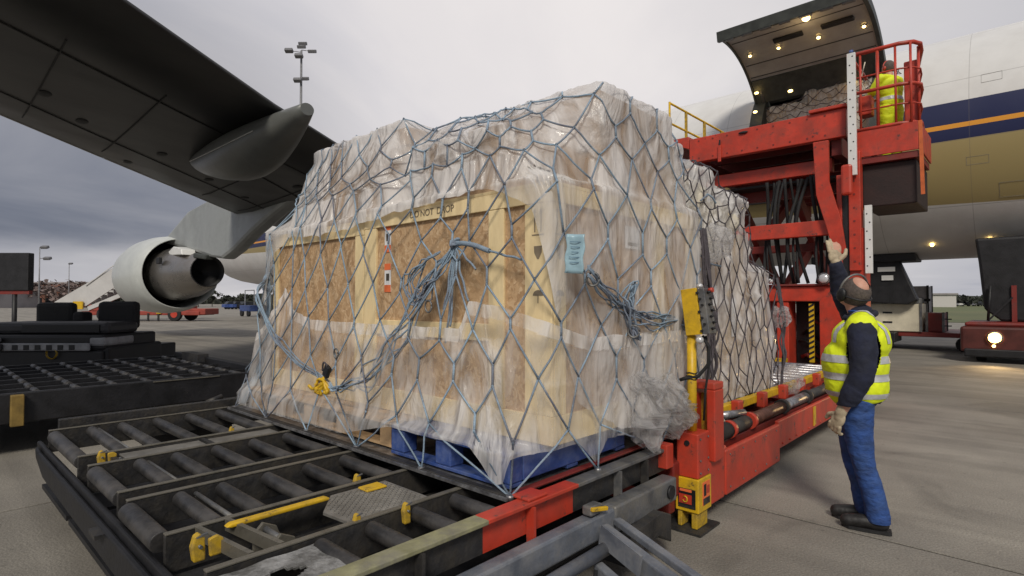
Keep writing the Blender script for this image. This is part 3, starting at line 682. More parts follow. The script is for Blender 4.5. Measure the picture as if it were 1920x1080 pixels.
ft = MB(); ft.box(-1.735, -1.705, 3.50, 3.60, .02, .124); ft.box(-1.64, -1.60, 3.50, 3.66, .02, .124); ft.box(-1.704, -1.641, 3.56, 3.66, .085, .124); ft.build('post_foot', YW, LD, bevel=.006)
MB().box(-1.82, -1.55, 3.44, 3.74, .004, .018).build('foot_plate', STEEL, LD)
MB().cyl((-1.675, 3.60, .63), (-1.675, 3.60, 1.27), .031, 20).build('control_pole', YEL, LD)
MB().beam((-1.675, 3.60, 1.22), (-1.71, 3.60, 1.52), .04, .045).build('pole_head', YEL, LD, bevel=.008)
for z in (.98, 1.0, 1.02): MB().tube([(-1.675+.034*math.cos(a), 3.6+.034*math.sin(a), z+.004*math.sin(3*a)) for a in np.linspace(0, 6.3, 16)], .004, 6).build('cable_tie', RUB, LD)
cb = MB(); MM = Matrix.Translation((-1.655, 3.56, 1.43)) @ Matrix.Rotation(R(-7), 4, 'Y')
cb.quadbox((0, 0, 0), (.055, .012, .155), MM); cbo = cb.build('control_plate', YEL, LD, bevel=.004)
c2 = MB().quadbox((.082, .05, -.005), (.024, .055, .15), MM).build('switch_box', GALV, LD, bevel=.004)
for k in range(7):
    m_ = MB(); p = MM @ Vector((.109, .035+.03*(k % 2), .115-k*.04)); q = MM @ Vector((.13, .035+.03*(k % 2), .115-k*.04+.006)); m_.cyl(p, q, .009, 10); m_.build('switch', BLK, c2)
    m_ = MB(); p = MM @ Vector((.06+.012*(k % 3), -.006, .12-k*.042)); m_.cyl(p, p+Vector((0, -.016, .0)), .008, 10); m_.build('switch', RUB, c2)
MB().sphere(MM @ Vector((.07, .02, .165)), .022, (1, 1, .8)).build('beacon', LENS, c2)
MB().cyl(MM @ Vector((.11, .06, .13)), MM @ Vector((.14, .06, .13)), .016, 12).build('stop_button', RED, c2)
MB().sphere((-1.60, 3.56, 1.245), .027).build('work_lamp', LENS, LD)
MB().tube([(-1.60, 3.60, 1.27), (-1.555, 3.60, 1.2), (-1.57, 3.62, 1.08), (-1.63, 3.60, 1.0), (-1.70, 3.56, .985), (-1.74, 3.56, .97)], .012, 8).build('control_cable', RUB, LD)
MB().tube([(-1.58, 3.61, 1.27), (-1.56, 3.62, 1.1), (-1.60, 3.64, .9), (-1.62, 3.66, .7)], .008, 8).build('control_cable', RUB, LD)
# red frame behind the post
MB().box(-1.74, -1.70, 3.70, 3.85, .42, .90).build('frame_side', RED, LD, bevel=.008)
MB().box(-1.62, -1.56, 3.70, 3.85, .42, .90).build('frame_side', RED, LD, bevel=.008)
MB().box(-1.74, -1.56, 3.70, 3.85, .90, .95).build('frame_top', RED, LD, bevel=.01)
MB().box(-1.70, -1.62, 3.80, 3.84, .45, .86).build('frame_panel', YW, LD)
MB().box(-1.72, -1.60, 3.70, 3.95, .12, .42).build('lower_box', RED, LD, bevel=.012)
MB().box(-2.6, -1.75, 3.42, 3.5, .1, .36).build('front_bumper', RED_D, LD, bevel=.01)
for x in (-4.7, -2.2):
    for y in (4.6, 8.9):
        w = MB().cyl((x, y, .22), (x+.25, y, .22), .22, 24).build('wheel', RUB, LD, bevel=.03)
# portal at the far end of the deck
YP = 10.7
MB().box(-4.9, -2.35, YP-.15, YP+.35, 1.50, 1.76).build('portal_beam', RED, LD, bevel=.015)
MB().box(-4.9, -2.3, YP-.2, YP+.4, 1.765, 1.80).build('portal_cap', RED_D, LD, bevel=.008)
MB().box(-3.32, -3.12, YP-.12, YP+.3, .25, 1.498).build('portal_post', RED, LD, bevel=.012)
MB().box(-4.9, -4.6, YP-.12, YP+.3, .25, 1.498).build('portal_post', RED, LD, bevel=.012)
MB().box(-4.6, -3.32, YP+.0, YP+.05, .3, 1.498).build('portal_panel', RED_D, LD)
MB().prism([(-2.62, .25), (-2.62, 1.50), (-2.36, 1.78), (-2.12, 2.7), (-1.95, 2.7), (-1.95, .25)], 'y', YP-.16, YP+.3).build('mast_base', RED, LD, bevel=.015)
MB().box(-3.12, -2.62, YP+.32, YP+.4, .3, 1.498).build('engine_bay', BLK, LD)
for k in range(9):
    m_ = MB(); x = -3.08+.42*random.random(); z = .4+random.random()*.9; m_.tube([(x, YP+.3, z), (x+.1, YP+.22, z+.15*random.random()), (x+.25, YP+.3, z-.1)], .02+.02*random.random(), 8); m_.build('engine_hose', RED_D if k % 3 == 0 else RUB, LD)
hz_ = MB().box(-2.80, -2.72, YP-.10, YP-.07, .45, 1.46).build('hazard_post', YEL, LD)
for k in range(11):
    z = .48+k*.09; m_ = MB(); m_.prism([(-2.801, z), (-2.719, z+.05), (-2.719, z+.09), (-2.801, z+.04)], 'y', YP-.105, YP-.1005); m_.build('hazard_stripe', BLK, hz_)
MB().box(-3.55, -3.12, YP-.3, YP-.2, .44, .50).build('yellow_step', YEL, LD)
# mast
MB().box(-2.15, -1.98, YP-.22, YP-.02, 2.0, 3.95).build('mast_column', RED, LD, bevel=.01)
MB().box(-2.25, -2.152, YP-.18, YP-.0, 1.9, 3.6).build('mast_slot', BLK, LD)
MB().box(-2.33, -2.252, YP-.2, YP-.0, 1.8, 3.6).build('mast_column', RED, LD, bevel=.008)
MB().prism([(-2.66, 4.2), (-2.42, 4.2), (-2.42, 3.5), (-2.25, 2.85), (-2.18, 2.3), (-2.36, 2.25), (-2.46, 2.7), (-2.62, 3.3)], 'y', YP-.28, YP-.21).build('scissor_arm', RED, LD, bevel=.012)
MB().box(-4.9, -2.3, YP-.15, YP-.02, 2.62, 2.88).build('cross_beam', RED, LD, bevel=.012)
MB().box(-4.9, -2.25, YP+.5, YP+.62, 2.42, 2.56).build('cross_beam', RED_D, LD, bevel=.012)
def perf(name, x, y, z0, z1, w):
    o = MB().box(x-w, x+w, y-.01, y+.05, z0, z1).build(name, WHITE, LD, bevel=.004)
    z = z0+.12; k = 0
    while z < z1-.05:
        m_ = MB(); m_.cyl((x+.02*(1 if k % 2 else -1), y-.0105, z), (x+.02*(1 if k % 2 else -1), y-.0125, z), .012, 8); m_.build('rail_hole', BLK, o); z += .14; k += 1
    return o
perf('white_rail', -2.07, YP-.30, 3.55, 5.55, .06)
perf('white_rail', -1.88, YP-.2, 1.95, 3.05, .05)
MB().cyl((-2.07, YP-.28, 5.552), (-2.07, YP-.28, 5.60), .03, 10).build('blue_cap', BLUE, LD)
MB().box(-2.22, -2.06, YP-.42, YP-.32, 3.22, 3.72).build('mast_carriage', RED, LD, bevel=.04)
MB().lathe((-2.52, YP-.22, 1.88), (0, -1, 0), [(-.06, .03), (0, .09), (.05, .10), (.06, .085)], 20).build('work_lamp', ALU, LD)
MB().sphere((-2.52, YP-.285, 1.88), .08, (1, .3, 1)).build('lamp_glass', LENS, LD)
MB().sphere((-3.38, YP-.25, 1.86), .06, (1, 1, .8)).build('work_lamp', LENS, LD)
# bridge platform
MB().box(-4.95, -2.20, YP-.1, YP+.05, 4.26, 4.74).build('front_beam', RED, LD, bevel=.012)
MB().prism([(-5.3, 4.80), (-5.3, 4.70), (-4.96, 4.55), (-4.96, 4.80)], 'y', YP-.1, YP+.4).build('beam_end', RED, LD, bevel=.01)
MB().box(-2.75, -2.18, YP-.16, YP+.4, 4.745, 4.80).build('corner_plate', RED, LD, bevel=.01)
MB().box(-4.36, -4.30, YP-.14, YP-.102, 4.18, 4.50).build('front_bracket', RED, LD, bevel=.01)
MB().box(-4.33, -4.30, YP-.145, YP-.141, 4.5, 4.60).build('bracket_slot', BLK, LD)
MB().sphere((-3.88, YP-.12, 4.66), .07, (1.3, .3, .35)).build('recess', BLK, LD)
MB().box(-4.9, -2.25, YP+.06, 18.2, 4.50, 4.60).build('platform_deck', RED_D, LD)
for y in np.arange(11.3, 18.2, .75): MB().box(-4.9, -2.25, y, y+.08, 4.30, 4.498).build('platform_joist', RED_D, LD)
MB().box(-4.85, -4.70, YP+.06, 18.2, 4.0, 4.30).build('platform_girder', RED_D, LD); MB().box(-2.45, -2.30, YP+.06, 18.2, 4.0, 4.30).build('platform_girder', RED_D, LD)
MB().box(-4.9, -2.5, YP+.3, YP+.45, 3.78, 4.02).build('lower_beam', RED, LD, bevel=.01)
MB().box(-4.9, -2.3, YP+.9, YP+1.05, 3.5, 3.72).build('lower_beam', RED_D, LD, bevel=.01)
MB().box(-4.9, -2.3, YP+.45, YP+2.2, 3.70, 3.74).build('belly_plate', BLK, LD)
# scissor legs behind
for x in (-4.5, -3.4):
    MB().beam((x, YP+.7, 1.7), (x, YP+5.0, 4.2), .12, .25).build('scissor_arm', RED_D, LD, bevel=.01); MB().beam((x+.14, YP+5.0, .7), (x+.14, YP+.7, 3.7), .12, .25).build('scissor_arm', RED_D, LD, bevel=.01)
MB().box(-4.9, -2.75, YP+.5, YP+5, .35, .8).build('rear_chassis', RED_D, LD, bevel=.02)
for k in range(14):
    x = -3.55+1.0*(k/13)+random.uniform(-.04, .04); x2 = x+random.uniform(-.18, .18); x3 = x2+random.uniform(-.1, .3)
    z1 = 3.7; z2 = 1.82
    pts = []
    for t in np.linspace(0, 1, 16):
        xx = x+(x2-x)*math.sin(t*math.pi*.9)*1.1+(x3-x)*t*t*.6; pts.append((xx, YP+.1+.12*math.sin(t*5+k), z1+(z2-z1)*t))
    MB().tube(pts, random.choice((.017, .022, .03)), 8).build('hydraulic_hose', RUB, LD)
# yellow rail on the far side of the platform
yr = MB(); 
for z in (5.62, 5.2): yr.cyl((-5.42, YP+.0, z), (-5.42, 17.5, z), .022, 10)
yr.cyl((-5.42, YP, 4.72), (-5.42, YP, 5.64), .022, 10); yr_o = yr.build('hand_rail', YEL, LD)
for k in range(7):
    y = YP+.75+.95*k; MB().box(-5.44, -5.40, y-.02-.02*(k % 2), y+.04, 4.7, 5.62).build('rail_post', YW, yr_o)
MB().box(-5.46, -4.95, YP+.1, 18, 4.6, 4.66).build('side_walkway', RED_D, LD)
# operator's basket
BX0, BX1, BY0, BY1, BZ = -2.13, -1.22, 10.62, 11.9, 3.85
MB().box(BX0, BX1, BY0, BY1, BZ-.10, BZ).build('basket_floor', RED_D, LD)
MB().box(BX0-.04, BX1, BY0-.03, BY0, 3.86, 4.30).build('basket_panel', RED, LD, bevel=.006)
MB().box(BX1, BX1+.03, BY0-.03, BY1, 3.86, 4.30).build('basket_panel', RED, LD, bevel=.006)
MB().box(-2.0, -1.26, BY0+.1, BY1+.1, 3.05, 3.74).build('underbox', mat('shaded_red_paint', (.022, .010, .009), .7, var=.3, scale=4), LD, bevel=.02)  # red taken near black, painting in the shade under the basket
MB().beam((-1.19, BY0-.02, 4.3), (-1.17, BY0-.02, 3.15), .03, .05).build('side_strip', mat('orange_red_paint', (.55, .12, .03), .5), LD)
def curve_rail(z, r_, name='basket_rail'):
    pts = [(BX0-.04, BY0-.02, z), (-1.45, BY0-.02, z), (-1.27, BY0+.05, z), (-1.20, BY0+.20, z), (-1.22, BY0+.5, z), (-1.36, BY1, z)]
    MB().tube(pts, r_, 8).build(name, RED, LD)
for z, r_ in ((5.58, .035), (5.18, .014), (4.93, .03), (4.62, .014), (4.31, .03)): curve_rail(z, r_)
for x in (-2.14, -1.98, -1.74, -1.50, -1.30): MB().cyl((x, BY0-.02, 4.3), (x, BY0-.02, 5.58), .024 if x in (-2.14, -1.74) else .018, 8).build('basket_post', RED, LD)
for y in (BY0+.3, BY0+.7, BY1): MB().cyl((-1.20-.12*(y-BY0), y, 4.3), (-1.20-.12*(y-BY0), y, 5.58), .022, 8).build('basket_post', RED, LD)
MB().box(-1.44, -1.24, BY0+.35, BY0+.5, 4.3, 5.4).build('basket_cabinet', RED, LD, bevel=.02)
MB().tube([(BX0, BY0, 5.58), (BX0, BY1, 5.58)], .03, 8).build('basket_rail', RED, LD)
MB().box(-2.05, -1.86, BY0+.15, BY0+.4, 4.6, 4.92).build('control_console', RED, LD, bevel=.02)
MB().tube([(-1.95, BY0+.2, 5.5), (-2.02, BY0+.2, 5.2), (-1.93, BY0+.2, 4.95), (-1.98, BY0+.2, 4.7)], .010, 6).build('coiled_cable', mat('pale_cable', (.55, .5, .4), .7), LD)

# ------------------------------------------------------------------ freight on the pallet
GRP = 'freight stacked under the blue net'
ps = MB().box(-5.2, -1.84, 1.965, 4.2, .556, .562).build('pallet_sheet', ALU)
tag(ps, 'thin scuffed metal aircraft pallet lying on the dolly under the crates and blue net', 'aircraft pallet')
MB().box(-5.2, -1.84, 1.955, 2.0, .5622, .574).build('edge_rail', STEEL, ps, bevel=.004)
MB().box(-1.875, -1.83, 2.002, 4.2, .5622, .574).build('edge_rail', RED_D, ps, bevel=.004)
MB().box(-5.21, -1.83, 1.942, 1.954, .552, .568).build('edge_lip', ALU, ps)
# blue plastic pallet
bp_ = thing('plastic_pallet', (-2.4, 2.5, .5745), 'blue plastic pallet under the near corner of the right-hand crate', 'pallet')
bz0, bz1 = .5745, .745
MB().box(-2.88, -1.89, 2.03, 3.1, bz1-.022, bz1).build('deck', BLUE, bp_, bevel=.006)
for y in (2.03, 2.5, 3.0):
    for x in (-2.88, -2.46, -2.02): MB().box(x, x+.13, y, y+.10, bz0+.02, bz1-.0225).build('block', BLUE, bp_, bevel=.008)
MB().box(-1.925, -1.888, 2.131, 2.999, bz0+.02, bz1-.0225).build('side_skirt', BLUE, bp_, bevel=.006)
for y in (2.03, 2.5, 3.0): MB().box(-2.88, -1.89, y, y+.10, bz0, bz0+.019).build('runner', BLUE, bp_, bevel=.004)
wp = thing('wooden_pallet', (-4, 2.5, .5745), 'raw wooden pallet under the left-hand crate at the far corner of the load', 'pallet')
for y in (2.10, 2.45, 2.8): MB().box(-5.08, -2.95, y, y+.1, bz0, bz0+.018).build('board', PALW, wp, bevel=.002)
for x in (-5.08, -4.6, -4.12, -3.64, -3.1):
    for y in (2.1, 2.8): MB().box(x, x+.12, y, y+.1, bz0+.0185, bz1-.0205).build('block', PALW, wp)
for k in range(7): MB().box(-5.08, -2.95, 2.08+.13*k, 2.18+.13*k, bz1-.02, bz1).build('board', PALW, wp, bevel=.002)

def crate(name, x0, x1, y0, y1, z0, z1, label, front, side, midz=None):
    t = thing(name, ((x0+x1)/2, (y0+y1)/2, z0), label, 'crate')
    MB().box(x0+.02, x1-.02, y0+.02, y1-.02, z0+.01, z1-.02).build('panel_box', OSB, t)
    MB().box(x0, x1, y0+.0005, y1, z1-.02, z1).build('lid', WOOD, t, bevel=.003)
    for a, b in front: MB().box(a, b, y0, y0+.0195, z0+.151, z1-.112).build('front_board', WOOD, t, bevel=.003)
    MB().box(x0, x1, y0-.0015, y0+.0195, z1-.11, z1-.0205).build('top_board', WOOD, t, bevel=.003)
    MB().box(x0, x1, y0-.0015, y0+.0195, z0, z0+.15).build('bottom_board', WOOD, t, bevel=.003)
    if midz: 
        for (a, b), (c, d) in zip(front, front[1:]):
            if c-b > .2: MB().box(b+.001, c-.001, y0+.002, y0+.0195, midz, midz+.10).build('middle_board', WOOD, t, bevel=.003)
    for a, b in side: MB().box(x1-.0195, x1, a, b, z0+.151, z1-.112).build('side_board', WOOD, t, bevel=.003)
    MB().box(x1-.0195, x1+.0015, y0+.02, y1, z1-.11, z1-.0205).build('top_board', WOOD, t, bevel=.003)
    MB().box(x1-.0195, x1+.0015, y0+.02, y1, z0, z0+.15).build('bottom_board', WOOD, t, bevel=.003)
    return t
cr = crate('wooden_crate', -3.58, -1.82, 2.28, 3.95, .748, 2.135, 'pine-framed particle-board crate with printed arrows at the near corner of the net', [(-3.578, -3.43), (-2.29, -2.17), (-2.01, -1.822)], [(2.302, 2.40), (3.35, 3.50), (3.85, 3.948)], 1.27)
cl_ = crate('wooden_crate', -5.10, -3.60, 2.29, 3.8, .748, 2.10, 'pine-framed particle-board crate at the left end of the netted load, next to the bunched ropes', [(-5.098, -5.0), (-3.72, -3.602)], [(2.32, 2.45)], None)
# print on the near crate
PR = mat('faded_print', (.20, .16, .11), .85, bump=0)
for w_, x_ in (('DO', -2.98), ('NOT', -2.85), ('DROP', -2.67)): text_mb(w_, .062, Matrix.Translation((x_, 2.277, 2.073)) @ FRONT).build('stencil_text', PR, cr)
def marks(M, m):
    g = MB()
    for dx in (-.022, .022):
        g.quadbox((dx, 0, -.005), (.0035, .0008, .055), M); g.prism([(0, 0), (0, 0), (0, 0)][:0] or [(dx-.012, .045), (dx+.012, .045), (dx, .07)], 'y', -.0008, .0008) if False else None
        vs = [g.bm.verts.new(M @ Vector(p)) for p in ((dx-.011, -.0008, .045), (dx+.011, -.0008, .045), (dx, -.0008, .068))]; g.bm.faces.new(vs)
    g.quadbox((0, 0, -.075), (.042, .0008, .003), M)
    g.build('arrow_mark', m, cr)
    g = MB(); vs = [g.bm.verts.new(M @ Vector(p)) for p in ((-.028, -.0006, -.135), (.028, -.0006, -.135), (.026, -.0006, -.17), (.006, -.0006, -.205), (-.006, -.0006, -.205), (-.026, -.0006, -.17))]; g.bm.faces.new(vs); g.build('glass_mark', m, cr)
    g = MB(); vs = [g.bm.verts.new(M @ Vector((.036*math.cos(a), -.0006, -.40+.03*math.sin(a)))) for a in np.linspace(0, math.pi, 10)]; g.bm.faces.new(vs); g.quadbox((0, 0, -.42), (.003, .0006, .02), M); g.build('umbrella_mark', m, cr)
marks(Matrix.Translation((-1.915, 2.2785, 1.93)), PR)
marks(Matrix.Translation((-1.8185, 2.345, 1.93)) @ Matrix.Rotation(R(90), 4, 'Z'), PR)
# warning stickers
for z, h in ((1.945, .10), (1.665, .10)):
    lb = MB().box(-3.345, -3.27, 2.2965, 2.2985, z-h, z+h).build('warning_sticker', PAPER, cr)
    MB().box(-3.345, -3.27, 2.295, 2.2962, z+h-.045, z+h).build('orange_band', ORANGE, lb)
    MB().box(-3.345, -3.27, 2.295, 2.2962, z-h, z-h+.05).build('orange_band', ORANGE, lb)
    MB().box(-3.325, -3.29, 2.295, 2.2962, z-.02, z+.03).build('printed_block', PRINT, lb)
pp = MB().box(-1.8335, -1.832, 3.02, 3.2, 1.83, 1.97).build('paper_sheet', PAPER, cr)
MB().box(-1.831, -1.830, 3.05, 3.17, 1.85, 1.87).build('printed_line', PRINT, pp)
def carton(x0, x1, y0, y1, z0, z1, label, m=CARD, lid=0, name='carton', group=None, rz=0, bev=.012):
    cx, cy = (x0+x1)/2, (y0+y1)/2
    t = thing(name, (cx, cy, z0), label, 'carton', group); t.rotation_euler.z = rz
    a, b = (x1-x0)/2, (y1-y0)/2
    def part(nm, bx, mm_, bv=0):
        mb = MB(); mb.box(*bx); o = mb.build(nm, mm_, None, bv, origin=(0, 0, 0)); o.parent = t; return o
    if lid:
        part('body', (-a+.015, a-.015, -b+.015, b-.015, 0, z1-z0-.002), m, bev); part('lid', (-a, a, -b, b, z1-z0-lid, z1-z0), m, bev)
    else:
        part('body', (-a, a, -b, b, 0, z1-z0), m, bev)
    part('tape', (-a-.001, a+.001, -.03, .03, z1-z0-.04, z1-z0+.002), CARD2)
    return t
carton(-4.64, -3.36, 2.5, 3.6, 2.104, 2.80, 'wide lidded brown carton on top of the left crate, under the sheet', CARD, .14)
c2_ = carton(-3.0, -2.27, 2.34, 2.78, 2.139, 2.50, 'low brown carton with a faint printed square between the two taller ones', CARD)
for (a, b, c, d) in ((-.16, .02, .12, .125), (-.16, .02, .26, .265), (-.16, -.155, .12, .265), (.015, .02, .12, .265), (-.13, -.01, .17, .175), (-.13, -.01, .21, .215)):
    mb = MB(); mb.box(a, b, -.2215, -.2205, c, d); o = mb.build('box_print', PR, None, origin=(0, 0, 0)); o.parent = c2_
carton(-3.05, -1.88, 2.82, 3.62, 2.139, 2.78, 'tallest lidded brown carton at the top right of the wrapped load', CARD, .13)
carton(-3.05, -1.95, 3.66, 3.93, 2.139, 2.66, 'narrow brown carton behind the tallest one on the near crate', CARD2)

FILM = film_mat('clear_film', (.89, .872, .866), .60, rough=.13, trans=.35, flo=.20)
FILM2 = film_mat('cloudy_film', (.88, .865, .855), .52, rough=.18, scale=4.0, trans=.4)
def fbm(x, y, z=0., o=3):
    return noise.fractal(Vector((x, y, z)), .9, 2.1, o)
class Shell:
    def __init__(s, boxes, rect, zb, zmax, mix=.3, NU=340, NV=210, smooth=6):
        s.x0, s.x1, s.y0, s.y1 = rect; s.zb = zb; s.zmax = zmax; s.NU, s.NV = NU, NV
        s.per = 2*((s.x1-s.x0)+(s.y1-s.y0)); s.zt = zb+.78*(zmax-zb)
        pts = []
        bvb = bmesh.new()
        for (a, b, c, d, e, f) in boxes:
            M_ = MB(); M_.box(a-.015, b+.015, c-.015, d+.015, e, f+.02); me = bpy.data.meshes.new('x'); M_.bm.to_mesh(me); M_.bm.free(); bvb.from_mesh(me); bpy.data.meshes.remove(me)
            pts += [(x, y, z) for x in (a, b) for y in (c, d) for z in (e, f)]
        pts += [(x, y, zb) for x in (s.x0, s.x1) for y in (s.y0, s.y1)]
        h = bmesh.new()
        for p in pts: h.verts.new(p)
        bmesh.ops.convex_hull(h, input=h.verts[:])
        bmesh.ops.recalc_face_normals(bvb, faces=bvb.faces[:])
        T1 = BVHTree.FromBMesh(h); T2 = BVHTree.FromBMesh(bvb)
        A = np.zeros((NU, NV)); B = np.zeros((NU, NV))
        for i in range(NU):
            for j in range(NV):
                O, T = s.ray(s.per*i/NU, 2*j/(NV-1)); d = (T-O); L_ = d.length; d.normalize()
                q = T1.ray_cast(O, d, L_)[3]; A[i, j] = q/L_ if q else .98
                q = T2.ray_cast(O, d, L_)[3]; B[i, j] = q/L_ if q else .98
        s.A, s.B = A, B; h.free(); bvb.free(); s.setmix(mix, smooth)
    def setmix(s, mix, smooth):
        A, B = s.A, s.B; t = A+(B-A)*mix
        for _ in range(smooth):
            t = (np.roll(t, 1, 0)+np.roll(t, -1, 0)+2*t)/4
            q = np.pad(t, ((0, 0), (1, 1)), mode='edge'); t = (q[:, :-2]+q[:, 2:]+2*t)/4
        Bm = B.copy()
        for _ in range(1):
            q = np.pad(Bm, ((0, 0), (1, 1)), mode='edge'); q = np.minimum(np.minimum(q[:, :-2], q[:, 2:]), Bm)
            Bm = np.minimum(np.minimum(np.roll(q, 1, 0), np.roll(q, -1, 0)), q)
        s.t = np.minimum(t, Bm)
        for _ in range(2): s.t = np.minimum((np.roll(s.t, 1, 0)+np.roll(s.t, -1, 0)+2*s.t)/4, s.t)
        s.t -= .002
    def foot(s, u, e=0.):
        u = u % s.per; w = s.x1-s.x0; d = s.y1-s.y0
        # starts at back-left, runs to the front-left, front-right, back-right
        if u < d: return (s.x0-e, s.y1-u)
        u -= d
        if u < w: return (s.x0+u, s.y0-e)
        u -= w
        if u < d: return (s.x1+e, s.y0+u)
        u -= d; return (s.x1-u, s.y1+e)
    def ray(s, u, v):
        fx, fy = s.foot(u); cx = (s.x0+s.x1)/2; cy = (s.y0+s.y1)/2; h = (s.y1-s.y0)/2
        ix = min(max(fx, s.x0+h), s.x1-h); iy = cy
        ox = ix+(fx-ix)*1.5; oy = iy+(fy-iy)*1.5
        if v <= 1:
            z = s.zb+v*(s.zt-s.zb); return Vector((ox, oy, z)), Vector((ix, iy, z))
        k = v-1; c_ = math.cos(k*math.pi/2); return Vector((ix+(ox-ix)*c_, iy+(oy-iy)*c_, s.zt+1.1*math.sin(k*math.pi/2))), Vector((ix, iy, s.zt-.5*math.sin(k*math.pi/2)))
    def P(s, u, v, off=0.):
        a = (u % s.per)/s.per*s.NU; i = int(a) % s.NU; f = a-int(a); b = min(max(v, 0), 2)/2*(s.NV-1); j = min(int(b), s.NV-2); g = b-j
        t = (s.t[i, j]*(1-f)+s.t[(i+1) % s.NU, j]*f)*(1-g)+(s.t[i, j+1]*(1-f)+s.t[(i+1) % s.NU, j+1]*f)*g
        O, T = s.ray(u, v); d = (T-O); return O+d*t-d.normalized()*off
def film(name, sh, u0, u1, vlo, vhi, nu, nv, disp, layers, m, label, cat='plastic sheet', off=.012, seed=0., skip=None):
    mb = MB(); g = []; lay = []; uvs = []
    for i in range(nu+1):
        u = u0+(u1-u0)*i/nu; a, b = vlo(u), vhi(u); r_ = []
        for j in range(nv+1):
            v = a+(b-a)*j/nv
            p = sh.P(u, v, off+max(-.008, disp(u, v, seed)))
            r_.append(mb.bm.verts.new(p)); lay.append(layers(u, v)); uvs.append((u, v*1.6))
        g.append(r_)
    mb.bm.verts.index_update()
    for i in range(nu):
        for j in range(nv):
            f = mb.bm.faces.new((g[i][j], g[i+1][j], g[i+1][j+1], g[i][j+1])); f.smooth = True
    n = len(lay)
    uvl = mb.bm.loops.layers.uv.new('UVMap')
    for f in mb.bm.faces:
        for lp_ in f.loops: lp_[uvl].uv = uvs[lp_.vert.index]
    o = mb.build(name, m); at_ = o.data.attributes.new('layers', 'FLOAT', 'POINT'); at_.data.foreach_set('value', lay)
    return tag(o, label, cat)
def fold(amp, fu=5., fv=1.3):
    def f(u, v, sd):
        w = fbm(u*.7+sd, v*.8, 3.1)*.8
        a = 1-min(1, 1.6*abs(fbm(u*fu+w*2+sd, v*fv+w*3+u*1.1, 1.7+sd))); b = fbm(u*fu*.5+v*2+sd, v*fv*1.6, 7.+sd)
        return amp*(a**2.2*.8+b*.5)
    return f
boxes1 = [(-5.10, -3.60, 2.29, 3.8, .56, 2.10), (-3.58, -1.82, 2.28, 3.95, .56, 2.135), (-4.64, -3.36, 2.5, 3.6, 2.1, 2.80), (-3.0, -2.27, 2.34, 2.78, 2.1, 2.5), (-3.05, -1.88, 2.82, 3.62, 2.1, 2.78),
          (-3.05, -1.95, 3.66, 3.93, 2.1, 2.66), (-2.88, -1.88, 2.03, 3.1, .56, .745), (-5.09, -2.94, 2.09, 3.0, .56, .745)]
S1 = Shell(boxes1, (-5.15, -1.86, 2.0, 4.15), .565, 2.82, mix=.22, smooth=5)
import copy
S1n = copy.copy(S1); S1n.setmix(.12, 5)
d1 = S1.y1-S1.y0; w1 = S1.x1-S1.x0      # u ranges: left face [0,d1], front [d1,d1+w1], right [d1+w1, 2*d1+w1]
def uf(x): return d1+(x-S1.x0)
def vz(z): return (z-S1.zb)/(S1.zt-S1.zb)
def lerp_pts(u, pts): return float(np.interp(u, [p[0] for p in pts], [p[1] for p in pts]))
topA = [(0, vz(.62)), (d1-.25, vz(.62)), (d1-.02, vz(1.9)), (uf(-5.0), vz(2.06)), (uf(-4.3), vz(2.03)), (uf(-3.7), vz(2.05)), (uf(-3.3), vz(2.09)), (uf(-2.6), vz(2.13)), (uf(-2.1), vz(2.15)), (uf(-1.9), vz(2.10)), (d1+w1+.18, vz(2.0)), (d1+w1+.32, vz(1.45)), (d1+w1+.5, vz(.95)), (d1+w1+.9, vz(.75)), (2*d1+w1, vz(.62)), (S1.per, vz(.62))]
film('plastic_sheet', S1, 0, S1.per, lambda u: lerp_pts(u, topA)+.012*fbm(u*5, 1.), lambda u: 2., 460, 150, fold(.024, 4.0, 1.0), lambda u, v: .9+.9*max(0, fbm(u*1.5, v*2., 5.))+(.25 if v > vz(2.15) else 0)+(.45 if vz(2.1) < v < vz(2.2)+.12 and u < uf(-2.2) else 0), FILM,
     'clear crinkled plastic sheet draped over the top cartons of the near load')
topB = [(0, vz(1.25)), (d1, vz(1.22)), (uf(-4.7), vz(1.62)), (uf(-4.45), vz(1.42)), (uf(-4.1), vz(1.36)), (uf(-3.6), vz(1.35)), (uf(-2.3), vz(1.345)), (uf(-2.22), vz(1.50)), (uf(-1.9), vz(1.47)), (d1+w1+.1, vz(1.44)), (d1+w1+.6, vz(1.30)), (2*d1+w1, vz(1.3)), (S1.per, vz(1.3))]
botB = [(0, 0.01), (uf(-4.9), .02), (uf(-3.4), .03), (uf(-3.1), .07), (uf(-2.85), vz(.745)), (uf(-2.15), vz(.75)), (uf(-2.06), vz(.68)), (uf(-1.97), vz(.59)), (uf(-1.90), vz(.62)), (uf(-1.87), vz(.74)), (d1+w1+.15, vz(.74)), (d1+w1+.5, vz(.74)), (d1+w1+.65, vz(.60)), (d1+w1+.75, vz(.72)), (2*d1+w1, .05), (S1.per, .01)]
def layB(u, v):
    z = S1.zb+v*(S1.zt-S1.zb); e = lerp_pts(u, topB)
    k = .62+.75*max(0, fbm(u*1.2+4, v*2.4, 9.))
    if e-v < vz(.565+.075): k += .9
    if abs(u-uf(-2.15)) < .22 and z < 1.3: k += .7
    if abs(u-uf(-1.97)) < .06 and z < .95: k += .8
    if u < uf(-4.7): k += .2
    return k
film('plastic_sheet', S1, 0, S1.per, lambda u: lerp_pts(u, botB), lambda u: lerp_pts(u, topB)+.006*fbm(u*6, 3.), 460, 90, fold(.022, 5.5, 2.0), layB, FILM2,
     'cloudy plastic wrap round the lower half of the crates, with a folded milky top edge', off=.022, seed=11.)
